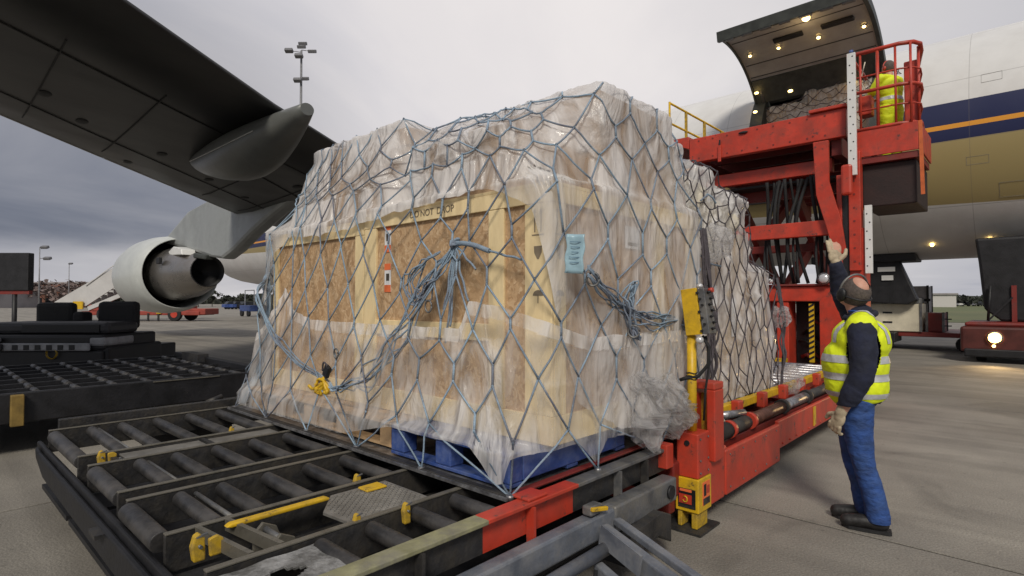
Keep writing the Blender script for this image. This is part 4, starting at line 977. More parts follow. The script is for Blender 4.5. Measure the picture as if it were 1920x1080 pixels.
# crumpled loose ends of film at the lower right of the load
FILM3 = film_mat('milky_film', (.92, .91, .91), .55, rough=.2, scale=9., trans=.7)
def crumple(name, rings, seed, label, amp=.5, m=FILM3, lay=.95):
    mb = MB(); g = []; n = 40
    for (p, ax, r0, r1) in rings: pass
    pts = [Vector(r_[0]) for r_ in rings]
    K = 34
    for i in range(K+1):
        t = i/K*(len(rings)-1); a = min(int(t), len(rings)-2); f = t-a
        c = pts[a].lerp(pts[a+1], f); rx = rings[a][2]+(rings[a+1][2]-rings[a][2])*f; rz = rings[a][3]+(rings[a+1][3]-rings[a][3])*f
        dirv = (pts[a+1]-pts[a]).normalized(); s1 = dirv.cross(Vector((0, 0, 1))).normalized(); s2 = s1.cross(dirv)
        r_ = []
        for k in range(n):
            an = 2*math.pi*k/n; q = 1+amp*.8*fbm(math.cos(an)*1.4+seed, math.sin(an)*1.4+t*.8, t*1.2+seed, 2)+.25*amp*(1-abs(fbm(math.cos(an)*3+seed, math.sin(an)*3, t*2.2+seed, 2)))**4
            r_.append(mb.bm.verts.new(c+s1*(math.cos(an)*rx*q)+s2*(math.sin(an)*rz*q)))
        g.append(r_)
    for i in range(K):
        for k in range(n): f = mb.bm.faces.new((g[i][k], g[i][(k+1) % n], g[i+1][(k+1) % n], g[i+1][k])); f.smooth = True
    mb.bm.verts.index_update(); uvl = mb.bm.loops.layers.uv.new('UVMap')
    for f in mb.bm.faces:
        for lp_ in f.loops:
            i, k = divmod(lp_.vert.index, n); lp_[uvl].uv = (k*.03+seed, i*.05)
    o = mb.build(name, m); at_ = o.data.attributes.new('layers', 'FLOAT', 'POINT'); at_.data.foreach_set('value', [lay]*len(o.data.vertices))
    return tag(o, label, 'plastic sheet')
crumple('loose_plastic', [((-1.78, 3.02, 1.06), 0, .02, .03), ((-1.76, 3.05, .98), 0, .10, .10), ((-1.74, 3.12, .84), 0, .12, .16), ((-1.78, 3.18, .68), 0, .10, .14), ((-1.80, 3.2, .60), 0, .03, .05)], 2.3, 'crumpled bunch of milky film bulging at the bottom right of the load', .8)
crumple('loose_plastic', [((-1.76, 3.3, 1.0), 0, .05, .08), ((-1.72, 3.38, .84), 0, .14, .13), ((-1.74, 3.42, .70), 0, .12, .10), ((-1.8, 3.45, .62), 0, .04, .04)], 7.7, 'crumpled pillow of milky film beside the red corner post', .8)
crumple('loose_plastic', [((-1.78, 3.05, 1.02), 0, .03, .03), ((-1.72, 3.25, .96), 0, .05, .03), ((-1.66, 3.42, .84), 0, .07, .03), ((-1.60, 3.46, .75), 0, .05, .02), ((-1.585, 3.47, .72), 0, .015, .008)], 4.1, 'streamer of loose film blown out over the red corner post', .7, lay=.8)

# ------------------------------------------------------------------ nets
def net(sh, label, ropem, r_, nu, dv, jit, seed, attract=(), vmax=2., off=.03, fit=True, knots=True, u_keep=None, rg=6, name='cargo_net', hexa=True):
    rnd = random.Random(seed); t = thing(name, ((sh.x0+sh.x1)/2, (sh.y0+sh.y1)/2, sh.zb), label, 'net')
    du = sh.per/nu; nodes = {}; uvn = {}
    nv = int(vmax/dv)
    for j in range(nv+1):
        for i in range(nu):
            u = (i+.5*(j % 2))*du+rnd.uniform(-jit, jit)*du; v = j*dv+rnd.uniform(-jit, jit)*dv*(0 if j == 0 else 1)
            if j > 0: u += .12*du*math.sin(j*1.1+u*1.3)+.04*j*du
            if j == 0: u = (round(i/2)*2+.5)*du      # strands meet in pairs at the pallet edge
            uvn[i, j] = (u, max(0, min(v, 1.97)))
            nodes[i, j] = sh.P(*uvn[i, j], off)
    for (g, rad, k) in attract:
        g = Vector(g)
        for q in nodes:
            d = (nodes[q]-g).length
            if d < rad: nodes[q] = nodes[q].lerp(g, k*(1-d/rad)**.8)
    mb = MB(); kn = MB(); up_ = {}
    for (i, j), p in nodes.items():
        up_[i, j] = Vector((0, 0, 0))
        if 0 < j < nv-2 and hexa and rnd.random() < .6:
            u, v = uvn[i, j]; d_ = (sh.P(u, v+.05, off)-sh.P(u, v-.05, off)); up_[i, j] = d_.normalized()*rnd.uniform(.02, .07)*min(1, max(.05, (nodes[i, j].x+4.0)/1.2 if sh is S1n else 1))
    attr = [(Vector(g), rad) for g, rad, k in attract]
    for (i, j), p in nodes.items():
        if j >= nv: continue
        nb = [((i+(0 if j % 2 == 0 else 1)) % nu, j+1), ((i-(1 if j % 2 == 0 else 0)) % nu, j+1)]
        for q in nb:
            b = nodes[q]
            if u_keep and not u_keep(uvn[i, j][0] % sh.per): continue
            pts = []
            (ua, va), (ub, vb) = uvn[i, j], uvn[q]
            if ub-ua > sh.per/2: ub -= sh.per
            if ua-ub > sh.per/2: ub += sh.per
            near = any((p-g).length < rad*.9 or (b-g).length < rad*.9 for g, rad in attr)
            pe = p+up_[i, j]; be = b-up_[q]
            for k in range(5):
                s_ = k/4; c = pe.lerp(be, s_)
                if not near and 0 < k < 4:
                    w = sh.P(ua+(ub-ua)*s_, va+(vb-va)*s_, off*.8); O, T = sh.ray(ua+(ub-ua)*s_, va+(vb-va)*s_); d = (O-T).normalized()
                    if (w-c).dot(d) > 0: c = c+d*(w-c).dot(d)
                    c = c+Vector((0, 0, -.006*math.sin(s_*math.pi)))
                pts.append(c)
            mb.tube(pts, r_, rg)
        if knots and j > 0:
            if up_[i, j].length > .01 and not (u_keep and not u_keep(uvn[i, j][0] % sh.per)): mb.tube([p-up_[i, j], p, p+up_[i, j]], r_*1.25, rg)
            kn.sphere(p+up_[i, j], r_*1.6, (1, 1, 1.4), 1); kn.sphere(p-up_[i, j], r_*1.6, (1, 1, 1.4), 1)
    o = mb.build('net_mesh', ropem, t); tag(o, kind='stuff')
    if knots: tag(kn.build('knots', ropem, t), kind='stuff')
    if fit:
        fm = None
        for i in range(0, nu, 2):
            p = nodes[i, 0]
            if fm is None: fm = MB().cyl(p+Vector((0, 0, -.012)), p+Vector((0, 0, .012)), .02, 12).build('net_fitting', ALU, t)
            else: dup(fm, p, t)
    return t
G1 = Vector((-2.50, 2.215, 1.84)); G1b = Vector((-3.72, 2.09, .92)); GL = Vector((-5.09, 2.24, 1.70))
G2 = Vector((-1.80, 2.96, 1.42)); G3 = Vector((-1.80, 3.70, 1.38))
n1 = net(S1n, 'blue-grey rope cargo net stretched over the near load of crates', ROPE_B, .0056, 33, .15, .12, 5,
         attract=[(G1, .42, .75), (G1b, .30, .6), (GL, .45, .7), (G2, .32, .6), (G3, .35, .7)])
rp = random.Random(3)
def strand(parent, pts, r_, m, wob=.03, name='rope', seg=7, n=26):
    P_ = [Vector(p) for p in pts]; sd = rp.random()*50; out = []
    for i in range(n+1):
        t = i/n*(len(P_)-1); a = min(int(t), len(P_)-2); f = t-a
        p0 = P_[max(a-1, 0)]; p1 = P_[a]; p2 = P_[a+1]; p3 = P_[min(a+2, len(P_)-1)]
        q = .5*((2*p1)+(p2-p0)*f+(2*p0-5*p1+4*p2-p3)*f*f+(3*p1-p0-3*p2+p3)*f**3)
        e = math.sin(math.pi*i/n)
        q = q+Vector((noise.noise(Vector((t*1.6, sd, 0))), .5*noise.noise(Vector((t*1.6, sd, 5))), noise.noise(Vector((t*1.6, sd, 9)))))*wob*2*e
        out.append(q)
    return MB().tube(out, r_, seg).build(name, m, parent)
for k in range(8):
    o1 = rp.uniform(-.05, .05); o2 = rp.uniform(-.08, .08)
    strand(n1, [G1+Vector((0, rp.uniform(-.02, .02), 0)), (-2.78+o1, 2.15, 1.52+o2), (-3.0+o1*1.6, 2.12, 1.22+o2), (-3.3+o1, 2.10, .98+o2*.6), (-3.62, 2.07, .88), G1b], .0055, ROPE_B, .05, 'hanging_rope')
for k in range(6):
    a = rp.uniform(-.06, .06)
    strand(n1, [G1, (-2.62+a, 2.17, 1.66), (-2.78+a, 2.16, 1.50+a), (-2.86+a, 2.14, 1.62-a), (-2.72, 2.16, 1.74), (-2.6, 2.18, 1.80)], .0052, ROPE_B, .05, 'looped_rope')
for x, z in ((-2.36, 1.50), (-2.30, 1.68), (-2.52, 1.35), (-2.58, 1.45), (-2.56, 1.25)): strand(n1, [G1, ((G1.x+x)/2, 2.2, (G1.z+z)/2-.01), (x, 2.19, z)], .0068, ROPE_B, .012, 'hanging_rope')
strand(n1, [G1, (-2.37, 2.19, 1.83), (-2.2, 2.20, 1.78)], .015, ROPE_B, .006, 'doubled_rope'); strand(n1, [(-2.2, 2.2, 1.78), (-2.08, 2.21, 1.75), (-1.97, 2.21, 1.72)], .0068, ROPE_B, .004, 'hanging_rope')
for k in range(3): strand(n1, [G1+Vector((-.03, -.01, .02)), G1+Vector((.0, -.03, -.01)), G1+Vector((.03, .0, .02)), G1+Vector((-.02, .01, -.02))], .009, ROPE_B, .01, 'gather_knot')
# yellow webbing bundle
yw = thing('webbing_bundle', G1b+Vector((0, -.02, -.08)), 'small knotted bunch of yellow webbing with a black ratchet hooked in the net', 'strap')
for k in range(9):
    a = rp.uniform(0, 6.28); q = G1b+Vector((-.05+.10*math.cos(a), -.03+rp.uniform(-.02, .02), -.03+.05*math.sin(a)))
    strand(yw, [G1b+Vector((-.02, -.03, 0)), q, q+Vector((rp.uniform(-.08, .02), -.01, rp.uniform(-.05, .03)))], .010+.004*rp.random(), YEL, .015, 'webbing')
MB().quadbox((0, 0, 0), (.03, .015, .045), Matrix.Translation(G1b+Vector((.03, -.04, .08))) @ Matrix.Rotation(.5, 4, 'Y')).build('ratchet', BLK, yw, bevel=.008)
strand(yw, [G1b+Vector((0, -.04, .05)), G1b+Vector((.05, -.05, .12)), G1b+Vector((.0, -.05, .14)), G1b+Vector((-.03, -.04, .08))], .007, ROPE_K, .005, 'tie')
# left bundle at the far corner
for k in range(10):
    a = rp.uniform(-.05, .05); strand(n1, [(-5.09+a, 2.25, 2.05), GL+Vector((a*.4, 0, .0)), (-5.10+a, 2.25, 1.35), (-5.09+a, 2.22, 1.0), (-5.12+a*2, 2.04, .60)], .0062, ROPE_B, .03, 'corner_rope')
for k in range(5):
    a = rp.uniform(-.04, .04); strand(n1, [GL, (-4.98, 2.1, 1.55+a), (-4.62, 2.1, 1.22+a), (-4.25, 2.08, 1.04+a), G1b], .006, ROPE_B, .02, 'hanging_rope')
for k in range(5): strand(n1, [GL+Vector((-.04, 0, .05)), GL+Vector((.03, -.04, 0)), GL+Vector((-.02, -.02, -.07)), GL+Vector((.03, .02, -.1)), GL+Vector((-.03, 0, .0))], .009, ROPE_B, .03, 'gather_knot')
# right bundles
for k in range(9):
    a = rp.uniform(-.04, .04); strand(n1, [(-1.72, 2.46, 1.66+a), (-1.76, 2.7, 1.54+a), G2+Vector((.03, 0, a)), (-1.76, 3.25, 1.37+a*1.5), G3], .0055, ROPE_B, .035, 'hanging_rope')
for k in range(6):
    a = rp.uniform(-.05, .05); strand(n1, [G2+Vector((.03, 0, 0)), (-1.74, 2.96+a, 1.6), (-1.75, 2.9+a, 1.5), (-1.74, 3.0+a, 1.28), G2+Vector((.03, .02, -.06))], .0055, ROPE_B, .03, 'looped_rope')
for k in range(6): strand(n1, [G3+Vector((0, -.03, .08)), G3+Vector((.05, .03, 0)), G3+Vector((.02, -.03, -.06)), G3+Vector((.05, .02, .04)), G3+Vector((0, .04, .1))], .008, ROPE_B, .03, 'gather_knot')
for (p, r_) in ((G2+Vector((.06, 0, -.10)), .03), (Vector((-1.73, 2.52, 1.62)), .03), (Vector((-3.62, 2.08, 1.13)), .028), (Vector((-2.66, 2.14, 1.47)), .03)):
    MB().tube([p+Vector((math.cos(a)*r_, 0 if p.x < -2 else math.cos(a)*r_*.5, math.sin(a)*r_*1.2)) for a in np.linspace(0, 6.28, 18)], .006, 7).build('steel_ring', GALV, n1)
# pale blue document pouch tied to the net at the corner
dp = MB(); gq = {}
for i in range(9):
    for j in range(13):
        x = -.048+.012*i; z = -.10+.20*j/12; gq[i, j] = dp.bm.verts.new((x+.004*math.sin(j), -.002+.012*math.sin(i*.5)+.004*noise.noise(Vector((i*.5, j*.5, 3))), z))
for i in range(8):
    for j in range(12): f = dp.bm.faces.new((gq[i, j], gq[i+1, j], gq[i+1, j+1], gq[i, j+1])); f.smooth = True
MD = Matrix.Translation((-1.695, 2.31, 1.742)) @ Matrix.Rotation(R(28), 4, 'Z') @ Matrix.Rotation(R(4), 4, 'Y')
for v in dp.bm.verts: v.co = MD @ v.co
dpo = dp.build('document_pouch', TAG); sm = dpo.modifiers.new('th', 'SOLIDIFY'); sm.thickness = .004
tag(dpo, 'pale blue document pouch tied to the net at the near corner of the crate', 'pouch')
for k in range(5):
    mb = MB(); mb.quadbox((0, -.006, .06-k*.026), (.03-.006*(k % 3), .0006, .0022), MD); mb.build('handwriting', mat('blue_ink', (.10, .18, .26), .7, bump=0), dpo)

# second load on the loader
y2 = 4.35
boxes2 = []
def load_carton(x0, x1, y0, y1, z0, z1, label, m): boxes2.append((x0, x1, y0, y1, z0, z1)); return carton(x0, x1, y0, y1, z0, z1, label, m)
ps2 = MB().box(-5.1, -1.95, 4.28, 6.35, .556, .564).build('pallet_sheet', ALU); tag(ps2, 'metal aircraft pallet on the red loader deck under the black-netted cartons', 'aircraft pallet')
MB().box(-1.99, -1.945, 4.28, 6.35, .5645, .575).build('edge_rail', STEEL, ps2)
load_carton(-3.2, -2.05, 4.42, 5.12, .58, 1.25, 'bottom pale carton at the front of the black-netted load, beside the yellow pole', CARD2)
load_carton(-3.2, -2.07, 4.42, 5.10, 1.252, 1.88, 'brown carton in the middle of the front stack of the black-netted load', CARD)
load_carton(-3.2, -2.10, 4.45, 5.05, 1.882, 2.22, 'cream carton near the top of the front stack of the black-netted load', CREAM)
load_carton(-3.2, -2.05, 5.16, 5.72, .58, 1.40, 'tall pale carton in the centre of the black-netted load', CARD2)
load_carton(-3.2, -2.10, 5.16, 5.70, 1.402, 2.16, 'upper pale carton in the centre of the black-netted load', CARD2)
load_carton(-3.2, -2.03, 5.76, 6.22, .58, 1.10, 'lowest brown carton of the rear stack, next to the red tower', CARD)
load_carton(-3.2, -2.05, 5.76, 6.22, 1.102, 1.50, 'middle brown carton of the rear stack, next to the red tower', CARD)
load_carton(-3.2, -2.05, 5.76, 6.20, 1.502, 1.80, 'top brown carton of the rear stack, next to the red tower', CARD)
load_carton(-4.95, -3.25, 4.42, 6.2, .58, 2.2, 'large pale crate-sized carton on the far side of the black-netted load', CARD2)
SACK = mat('cream_sack', (.68, .62, .50), .7, var=.08, scale=5)
for (c, r_, s_, lb) in (((-2.42, 4.68, 2.40), .31, (1.2, .95, .85), 'bulging cream sack on top of the front stack under black net'), ((-2.36, 5.30, 2.28), .29, (1.2, 1.25, .72), 'bulging cream sack on top of the centre stack under black net')):
    mb = MB(); mb.sphere(c, r_, s_, 4)
    for v in mb.bm.verts: v.co += v.normal*.03*fbm(v.co.x*5, v.co.y*5, v.co.z*5) if v.normal.length else Vector()
    tag(mb.build('sack', SACK), lb, 'sack'); boxes2.append((c[0]-r_*s_[0], c[0]+r_*s_[0]*.8, c[1]-r_*s_[1]*.8, c[1]+r_*s_[1]*.8, c[2]-.2, c[2]+r_*s_[2]*.9))
S2 = Shell(boxes2, (-5.05, -1.98, 4.32, 6.3), .57, 2.7, mix=.45, NU=240, NV=100, smooth=6)
d2 = S2.y1-S2.y0; w2 = S2.x1-S2.x0
film('plastic_sheet', S2, 0, S2.per, lambda u: .02, lambda u: 2., 320, 100, fold(.06, 2.6, 2.0), lambda u, v: 1.05+.8*max(0, fbm(u*1.6+2, v*2.5, 2.)), FILM, 'crinkled plastic wrap over the second load under the black net', seed=5.)
S2.t = S2.t-.02
n2 = net(S2, 'black rope cargo net over the second load on the red loader', ROPE_K, .0055, 46, .12, .16, 9, attract=[((-1.93, 6.28, 1.7), .25, .6), ((-1.93, 4.5, 1.15), .3, .6)], off=.03)
for k in range(7):
    a = rp.uniform(-.05, .05); strand(n2, [(-1.95, 4.42+a, 2.1), (-1.93, 4.46+a, 1.6), (-1.90, 4.5, 1.25+a), (-1.92, 4.45+a, .9), (-1.95, 4.4+a, .6)], .009, ROPE_K, .04, 'hanging_rope')
for k in range(5):
    a = rp.uniform(-.03, .03); strand(n2, [(-1.97, 6.3+a, 1.75), (-1.93, 6.33+a, 1.3), (-1.93, 6.34+a, .9), (-1.95, 6.33, .6)], .009, ROPE_K, .03, 'hanging_rope')
strand(n2, [(-2.0, 4.35, 1.95), (-1.95, 4.5, 1.82), (-1.93, 4.72, 1.80)], .008, ROPE_B, .01, 'blue_tie'); strand(n2, [(-2.05, 4.60, 2.36), (-2.02, 4.68, 2.42), (-2.0, 4.8, 2.36)], .008, ROPE_B, .02, 'blue_tie')
for (y, z, w, h) in ((4.85, 1.55, .05, .09), (4.86, 1.35, .03, .06), (5.28, 1.35, .05, .18), (4.8, 1.1, .06, .10)):
    mb = MB(); mb.box(-2.042, -2.040, y-w, y+w, z-h, z+h); o = mb.build('address_label', PAPER); tag(o, 'white address label on a carton of the black-netted load, %s' % {1.55: 'highest of them', 1.1: 'lowest of them'}.get(z, 'tall one in the centre' if y > 5 else 'small one beside the pole'), 'label')
for (c, r_) in (((-1.93, 4.62, 2.0), .14), ((-1.95, 6.35, 1.35), .10), ((-1.92, 6.5, .68), .14)):
    MBm = crumple('loose_plastic', [((c[0], c[1]-r_, c[2]), 0, .02, .02), ((c[0], c[1]-r_*.4, c[2]), 0, r_*.8, r_), ((c[0], c[1]+r_*.4, c[2]-.03), 0, r_*.8, r_*.9), ((c[0], c[1]+r_, c[2]-.05), 0, .02, .03)], c[1],
                  {4.62: 'puff of milky film at the upper front corner of the black-netted load', 6.35: 'puff of film at the rear edge of the black-netted load', 6.5: 'ragged film end lying on the loader deck behind the second load'}[c[1]], .6, lay=.9)
# load inside the aircraft
boxes3 = [(-6.3, -5.0, 18.95, 21, 4.76, 7.72), (-4.95, -3.7, 18.95, 21, 4.76, 8.02), (-3.65, -2.6, 18.95, 21, 4.76, 7.95)]
for k, b in enumerate(boxes3):
    carton(*b, ['cream wrapped freight block at the left side of the aircraft doorway', 'cream wrapped freight block in the middle of the aircraft doorway', 'cream wrapped freight block in the doorway behind the basket'][k], CARD2)
S3 = Shell(boxes3, (-6.4, -2.5, 18.85, 21.2), 4.76, 8.1, mix=.8, NU=120, NV=60, smooth=2)
film('plastic_sheet', S3, 0, S3.per, lambda u: .02, lambda u: 2., 160, 60, fold(.10, 1.6, 1.6), lambda u, v: 1.3, FILM2, 'cloudy wrap over the freight already inside the aircraft door', seed=8.)
S3.t = S3.t-.03
net(S3, 'dark cargo net over the freight already inside the aircraft door', ROPE_K, .012, 34, .12, .12, 4, off=.06, fit=False, knots=False, rg=4)

# ------------------------------------------------------------------ people
def solid(mb, vox, name, m, parent, smooth=3, cuts=(), grow=0.):
    me = bpy.data.meshes.new('t'); bmesh.ops.recalc_face_normals(mb.bm, faces=mb.bm.faces[:]); mb.bm.to_mesh(me); mb.bm.free(); o = bpy.data.objects.new('t', me); COL.objects.link(o)
    r_ = o.modifiers.new('r', 'REMESH'); r_.mode = 'VOXEL'; r_.voxel_size = vox
    s_ = o.modifiers.new('s', 'SMOOTH'); s_.iterations = smooth; s_.factor = .6
    bpy.context.view_layer.update()
    e = bpy.data.meshes.new_from_object(o.evaluated_get(bpy.context.evaluated_depsgraph_get()))
    bpy.data.objects.remove(o); bpy.data.meshes.remove(me)
    bm = bmesh.new(); bm.from_mesh(e); bpy.data.meshes.remove(e)
    for (co, no) in cuts:
        bmesh.ops.bisect_plane(bm, geom=bm.verts[:]+bm.edges[:]+bm.faces[:], plane_co=co, plane_no=no, clear_outer=True)
    bm.normal_update()
    if grow:
        for v in bm.verts: v.co += v.normal*grow
    for f in bm.faces: f.smooth = True
    me = bpy.data.meshes.new(name); bm.to_mesh(me); bm.free(); me.materials.append(m)
    o = bpy.data.objects.new(name, me); COL.objects.link(o); o.parent = parent; return o
def limb(mb, pts, seg=14):
    """pts: (x, y, z, r)"""
    for a, b in zip(pts, pts[1:]): mb.cyl(a[:3], b[:3], a[3], seg, b[3])
    for p in pts: mb.sphere(p[:3], p[3], sub=2)
def ell(mb, c, s, M=None): mb.sphere(c, 1, s, 3, M)
def band(src, name, m, parent, lo, hi, axis=(0, 0, 1), grow=.004, extra=()):
    bm = bmesh.new(); bm.from_mesh(src.data); ax = Vector(axis)
    for co, no in ((ax*hi, ax), (ax*lo, -ax))+tuple(extra):
        bmesh.ops.bisect_plane(bm, geom=bm.verts[:]+bm.edges[:]+bm.faces[:], plane_co=co, plane_no=no, clear_outer=True)
    bm.normal_update()
    for v in bm.verts: v.co += v.normal*grow
    me = bpy.data.meshes.new(name); bm.to_mesh(me); bm.free(); me.materials.clear(); me.materials.append(m)
    o = bpy.data.objects.new(name, me); COL.objects.link(o); o.parent = parent
    for p in me.polygons: p.use_smooth = True
    return o
def hand(mb, w, d, pn, s=1., curl=.5, thumb=1, spread=0.10):
    """w wrist, d direction of the fingers, pn back-of-hand normal"""
    w = Vector(w); d = Vector(d).normalized(); pn = Vector(pn); pn = (pn-d*pn.dot(d)).normalized(); sd_ = d.cross(pn)
    c = w+d*.05*s
    Mx = Matrix((sd_, d, pn)).transposed().to_4x4()
    mb.sphere(c, 1, (.042*s, .052*s, .018*s), 3, Mx); limb(mb, [(*w, .026*s), (*(w+d*.04*s), .026*s)])
    cu = curl if isinstance(curl, (list, tuple)) else [curl]*4
    for k, (o, L_) in enumerate(((-.030, .068), (-.010, .078), (.011, .073), (.031, .058))):
        p = w+d*.088*s+sd_*o*s; a = 0; dirv = d+sd_*o*spread*20; pts = [(*p, .0125*s)]
        for j in range(3):
            a += cu[k]*(.5, .9, .7)[j]; v = (dirv*math.cos(a)-pn*math.sin(a)).normalized(); p = p+v*L_*(.45, .32, .23)[j]*s; pts.append((*p, (.0115, .0105, .009)[j]*s))
        limb(mb, pts, 10)
    p = w+d*.03*s+sd_*thumb*.03*s; q = p+(d*.55+sd_*thumb*.8-pn*.25).normalized()*.045*s; r_ = q+(d*.9+sd_*thumb*.35-pn*.3).normalized()*.035*s
    limb(mb, [(*p, .016*s), (*q, .0135*s), (*r_, .011*s)], 10)

# the marshal in the hi-vis vest
P1 = thing('person', (-.81, 4.38, 0), 'person in navy jacket, fluorescent vest, blue jeans and ear defenders raising one gloved hand', 'person')
P1.rotation_euler.z = R(-167.3); P1.scale = (.965, .965, .965)
legL = [(.06, .085, .86, .092), (.055, .09, .66, .078), (.03, .09, .47, .060), (-.02, .085, .28, .058), (-.06, .08, .10, .052)]
legR = [(.05, -.085, .86, .092), (.09, -.09, .66, .078), (.09, -.09, .47, .060), (.04, -.09, .28, .058), (-.0, -.09, .10, .052)]
armL = [(.03, .185, 1.36, .066), (.02, .225, 1.22, .062), (.03, .245, 1.07, .055), (.095, .24, .93, .048), (.15, .22, .81, .035)]
armR = [(.04, -.18, 1.38, .06), (.09, -.20, 1.50, .055), (.145, -.215, 1.63, .048), (.155, -.18, 1.735, .042), (.17, -.14, 1.83, .033)]
HC = Vector((.065, .0, 1.605)); 
body = MB(); ell(body, (.06, 0, .93), (.14, .17, .14)); ell(body, (.07, 0, 1.08), (.15, .165, .18)); ell(body, (.04, 0, 1.27), (.135, .185, .19)); limb(body, [(.02, 0, 1.38, .065), (.04, 0, 1.50, .06)])
for l_ in (legL, legR, armL, armR): limb(body, [(*p[:3], p[3]*.86) for p in l_])
for s_ in (1, -1):
    a_ = legL[-1] if s_ > 0 else legR[-1]; limb(body, [(a_[0], a_[1], .07, .04), (a_[0]+.15, a_[1], .045, .03)])
# head: gaze turned to his right and up
HM = Matrix.Translation(HC) @ Matrix.Rotation(R(-52), 4, 'Z') @ Matrix.Rotation(R(-24), 4, 'Y')
def hp(x, y, z): return HM @ Vector((x, y, z))
RM = HM.to_3x3().to_4x4()
body.sphere(hp(-.005, 0, .02), 1, (.098, .077, .105), 3, RM); body.sphere(hp(.035, 0, -.045), 1, (.062, .056, .062), 3, RM); body.sphere(hp(.098, 0, -.012), 1, (.020, .014, .024), 2, RM)
body.sphere(hp(.07, 0, -.088), 1, (.026, .03, .02), 2, RM); body.sphere(hp(.088, 0, -.05), 1, (.012, .026, .008), 2, RM)
limb(body, [(.03, 0, 1.42, .058), (*hp(-.02, 0, -.06), .058)])
hand(body, (.15, .22, .81), (.4, -.1, -.9), (.5, .8, .2), 1., .55, 1)
hand(body, (.17, -.14, 1.83), (.05, .0, 1), (-.3, .9, .1), 1., .15, 1)
solid(body, .0105, 'body', SKIN, P1, 2)
for y in (.03, -.03): 
    o = MB().sphere(hp(.078, y, .012), .012).build('eye', PAPER); o.parent = P1
# ears
for y in (.078, -.078):
    o = MB().sphere(hp(-.005, y, .0), 1, (.02, .008, .03), 2, RM).build('ear', SKIN); o.parent = P1
# hair ring with bald crown
hb = MB(); hb.sphere(hp(-.012, 0, .018), 1, (.101, .083, .108), 4, RM)
nrm = (RM @ Vector((-.35, 0, 1))).normalized(); frt = (RM @ Vector((1, 0, -.1))).normalized(); dwn = (RM @ Vector((0, 0, -1))).normalized()
for co, no in ((hp(-.03, 0, .098), nrm), (hp(.045, 0, 0), frt), (hp(0, 0, -.085), dwn)):
    bmesh.ops.bisect_plane(hb.bm, geom=hb.bm.verts[:]+hb.bm.edges[:]+hb.bm.faces[:], plane_co=co, plane_no=no, clear_outer=True)
for v in hb.bm.verts: v.co += v.normal*.0015*noise.noise(v.co*60)
for f in hb.bm.faces: f.smooth = True
o = hb.build('hair', HAIR); o.parent = P1
# ear defenders
for y in (.098, -.098):
    m_ = MB(); m_.sphere(hp(-.002, y, -.005), 1, (.040, .024, .050), 3, RM); o = m_.build('ear_defender', BLK); o.parent = P1
m_ = MB(); m_.tube([hp(.015+.012*math.sin(a), .105*math.cos(a), .02+.118*math.sin(a)) for a in np.linspace(-.1, math.pi+.1, 22)], .0075, 8); o = m_.build('headband', GALV); o.parent = P1
m_ = MB(); m_.tube([hp(-.118*math.sin(a), .098*math.cos(a), .0) for a in np.linspace(.1, math.pi-.1, 18)], .006, 8); o = m_.build('neck_band', BLK); o.parent = P1
# jeans
tr = MB(); ell(tr, (.06, 0, .92), (.145, .17, .13))
for l_ in (legL, legR):
    q = [(*p[:3], p[3]*1.08+.006) for p in l_[:-1]]+[(l_[-1][0]+.005, l_[-1][1], .09, .074)]; limb(tr, q)
def cloth_noise(o, amp, f=9, fz=None):
    fz = fz or f
    for v in o.data.vertices:
        c = v.co; v.co = c+v.normal*amp*(1-2*abs(fbm(c.x*f+3*math.sin(c.z*4), c.y*f, c.z*fz, 2)))
jn = solid(tr, .011, 'jeans', JEAN, P1, 4, cuts=[((0, 0, .995), (0, 0, 1)), ((0, 0, .07), (0, 0, -1))]); cloth_noise(jn, .003, 6, 14)
# jacket
jk = MB(); ell(jk, (.06, 0, .96), (.175, .19, .17)); ell(jk, (.07, 0, 1.10), (.185, .19, .18)); ell(jk, (.035, 0, 1.27), (.15, .205, .19)); limb(jk, [(.02, .13, 1.40, .06), (.03, -.13, 1.41, .06)]); limb(jk, [(.02, 0, 1.40, .085), (.03, 0, 1.475, .075)])
for l_ in (armL, armR): limb(jk, [(*p[:3], p[3]*1.12+.012) for p in l_[:-1]]+[(*(Vector(l_[-1][:3])*.85+Vector(l_[-2][:3])*.15), .046)])
jo = solid(jk, .011, 'jacket', NAVY, P1, 4, cuts=[((0, 0, .86), (0, 0, -1))]); cloth_noise(jo, .006, 8)
MB_c = MB()
for k in range(1): MB_c.tube([(.03+.088*math.cos(a), .085*math.sin(a), 1.455+.02*math.cos(a+2.6)) for a in np.linspace(0, 6.28, 24)], .022, 10)
o = MB_c.build('collar', NAVY); o.parent = P1
m_ = MB(); m_.tube([(.035+.066*math.cos(a), .066*math.sin(a), 1.487) for a in np.linspace(0, 6.28, 24)], .008, 8); o = m_.build('shirt_collar', mat('royal_blue_cloth', (.02, .09, .38), .8)); o.parent = P1
# vest
vs_ = MB(); ell(vs_, (.06, 0, .98), (.196, .205, .19)); ell(vs_, (.068, 0, 1.12), (.205, .208, .20)); ell(vs_, (.03, 0, 1.28), (.182, .222, .17))
limb(vs_, [(.03, .16, 1.375, .098), (.02, .07, 1.42, .075)]); limb(vs_, [(.03, -.16, 1.375, .098), (.02, -.07, 1.42, .075)])
ao = []
vest = solid(vs_, .0105, 'vest', HIVIS, P1, 3, cuts=[((0, 0, .86), (-.25, 0, -1))])
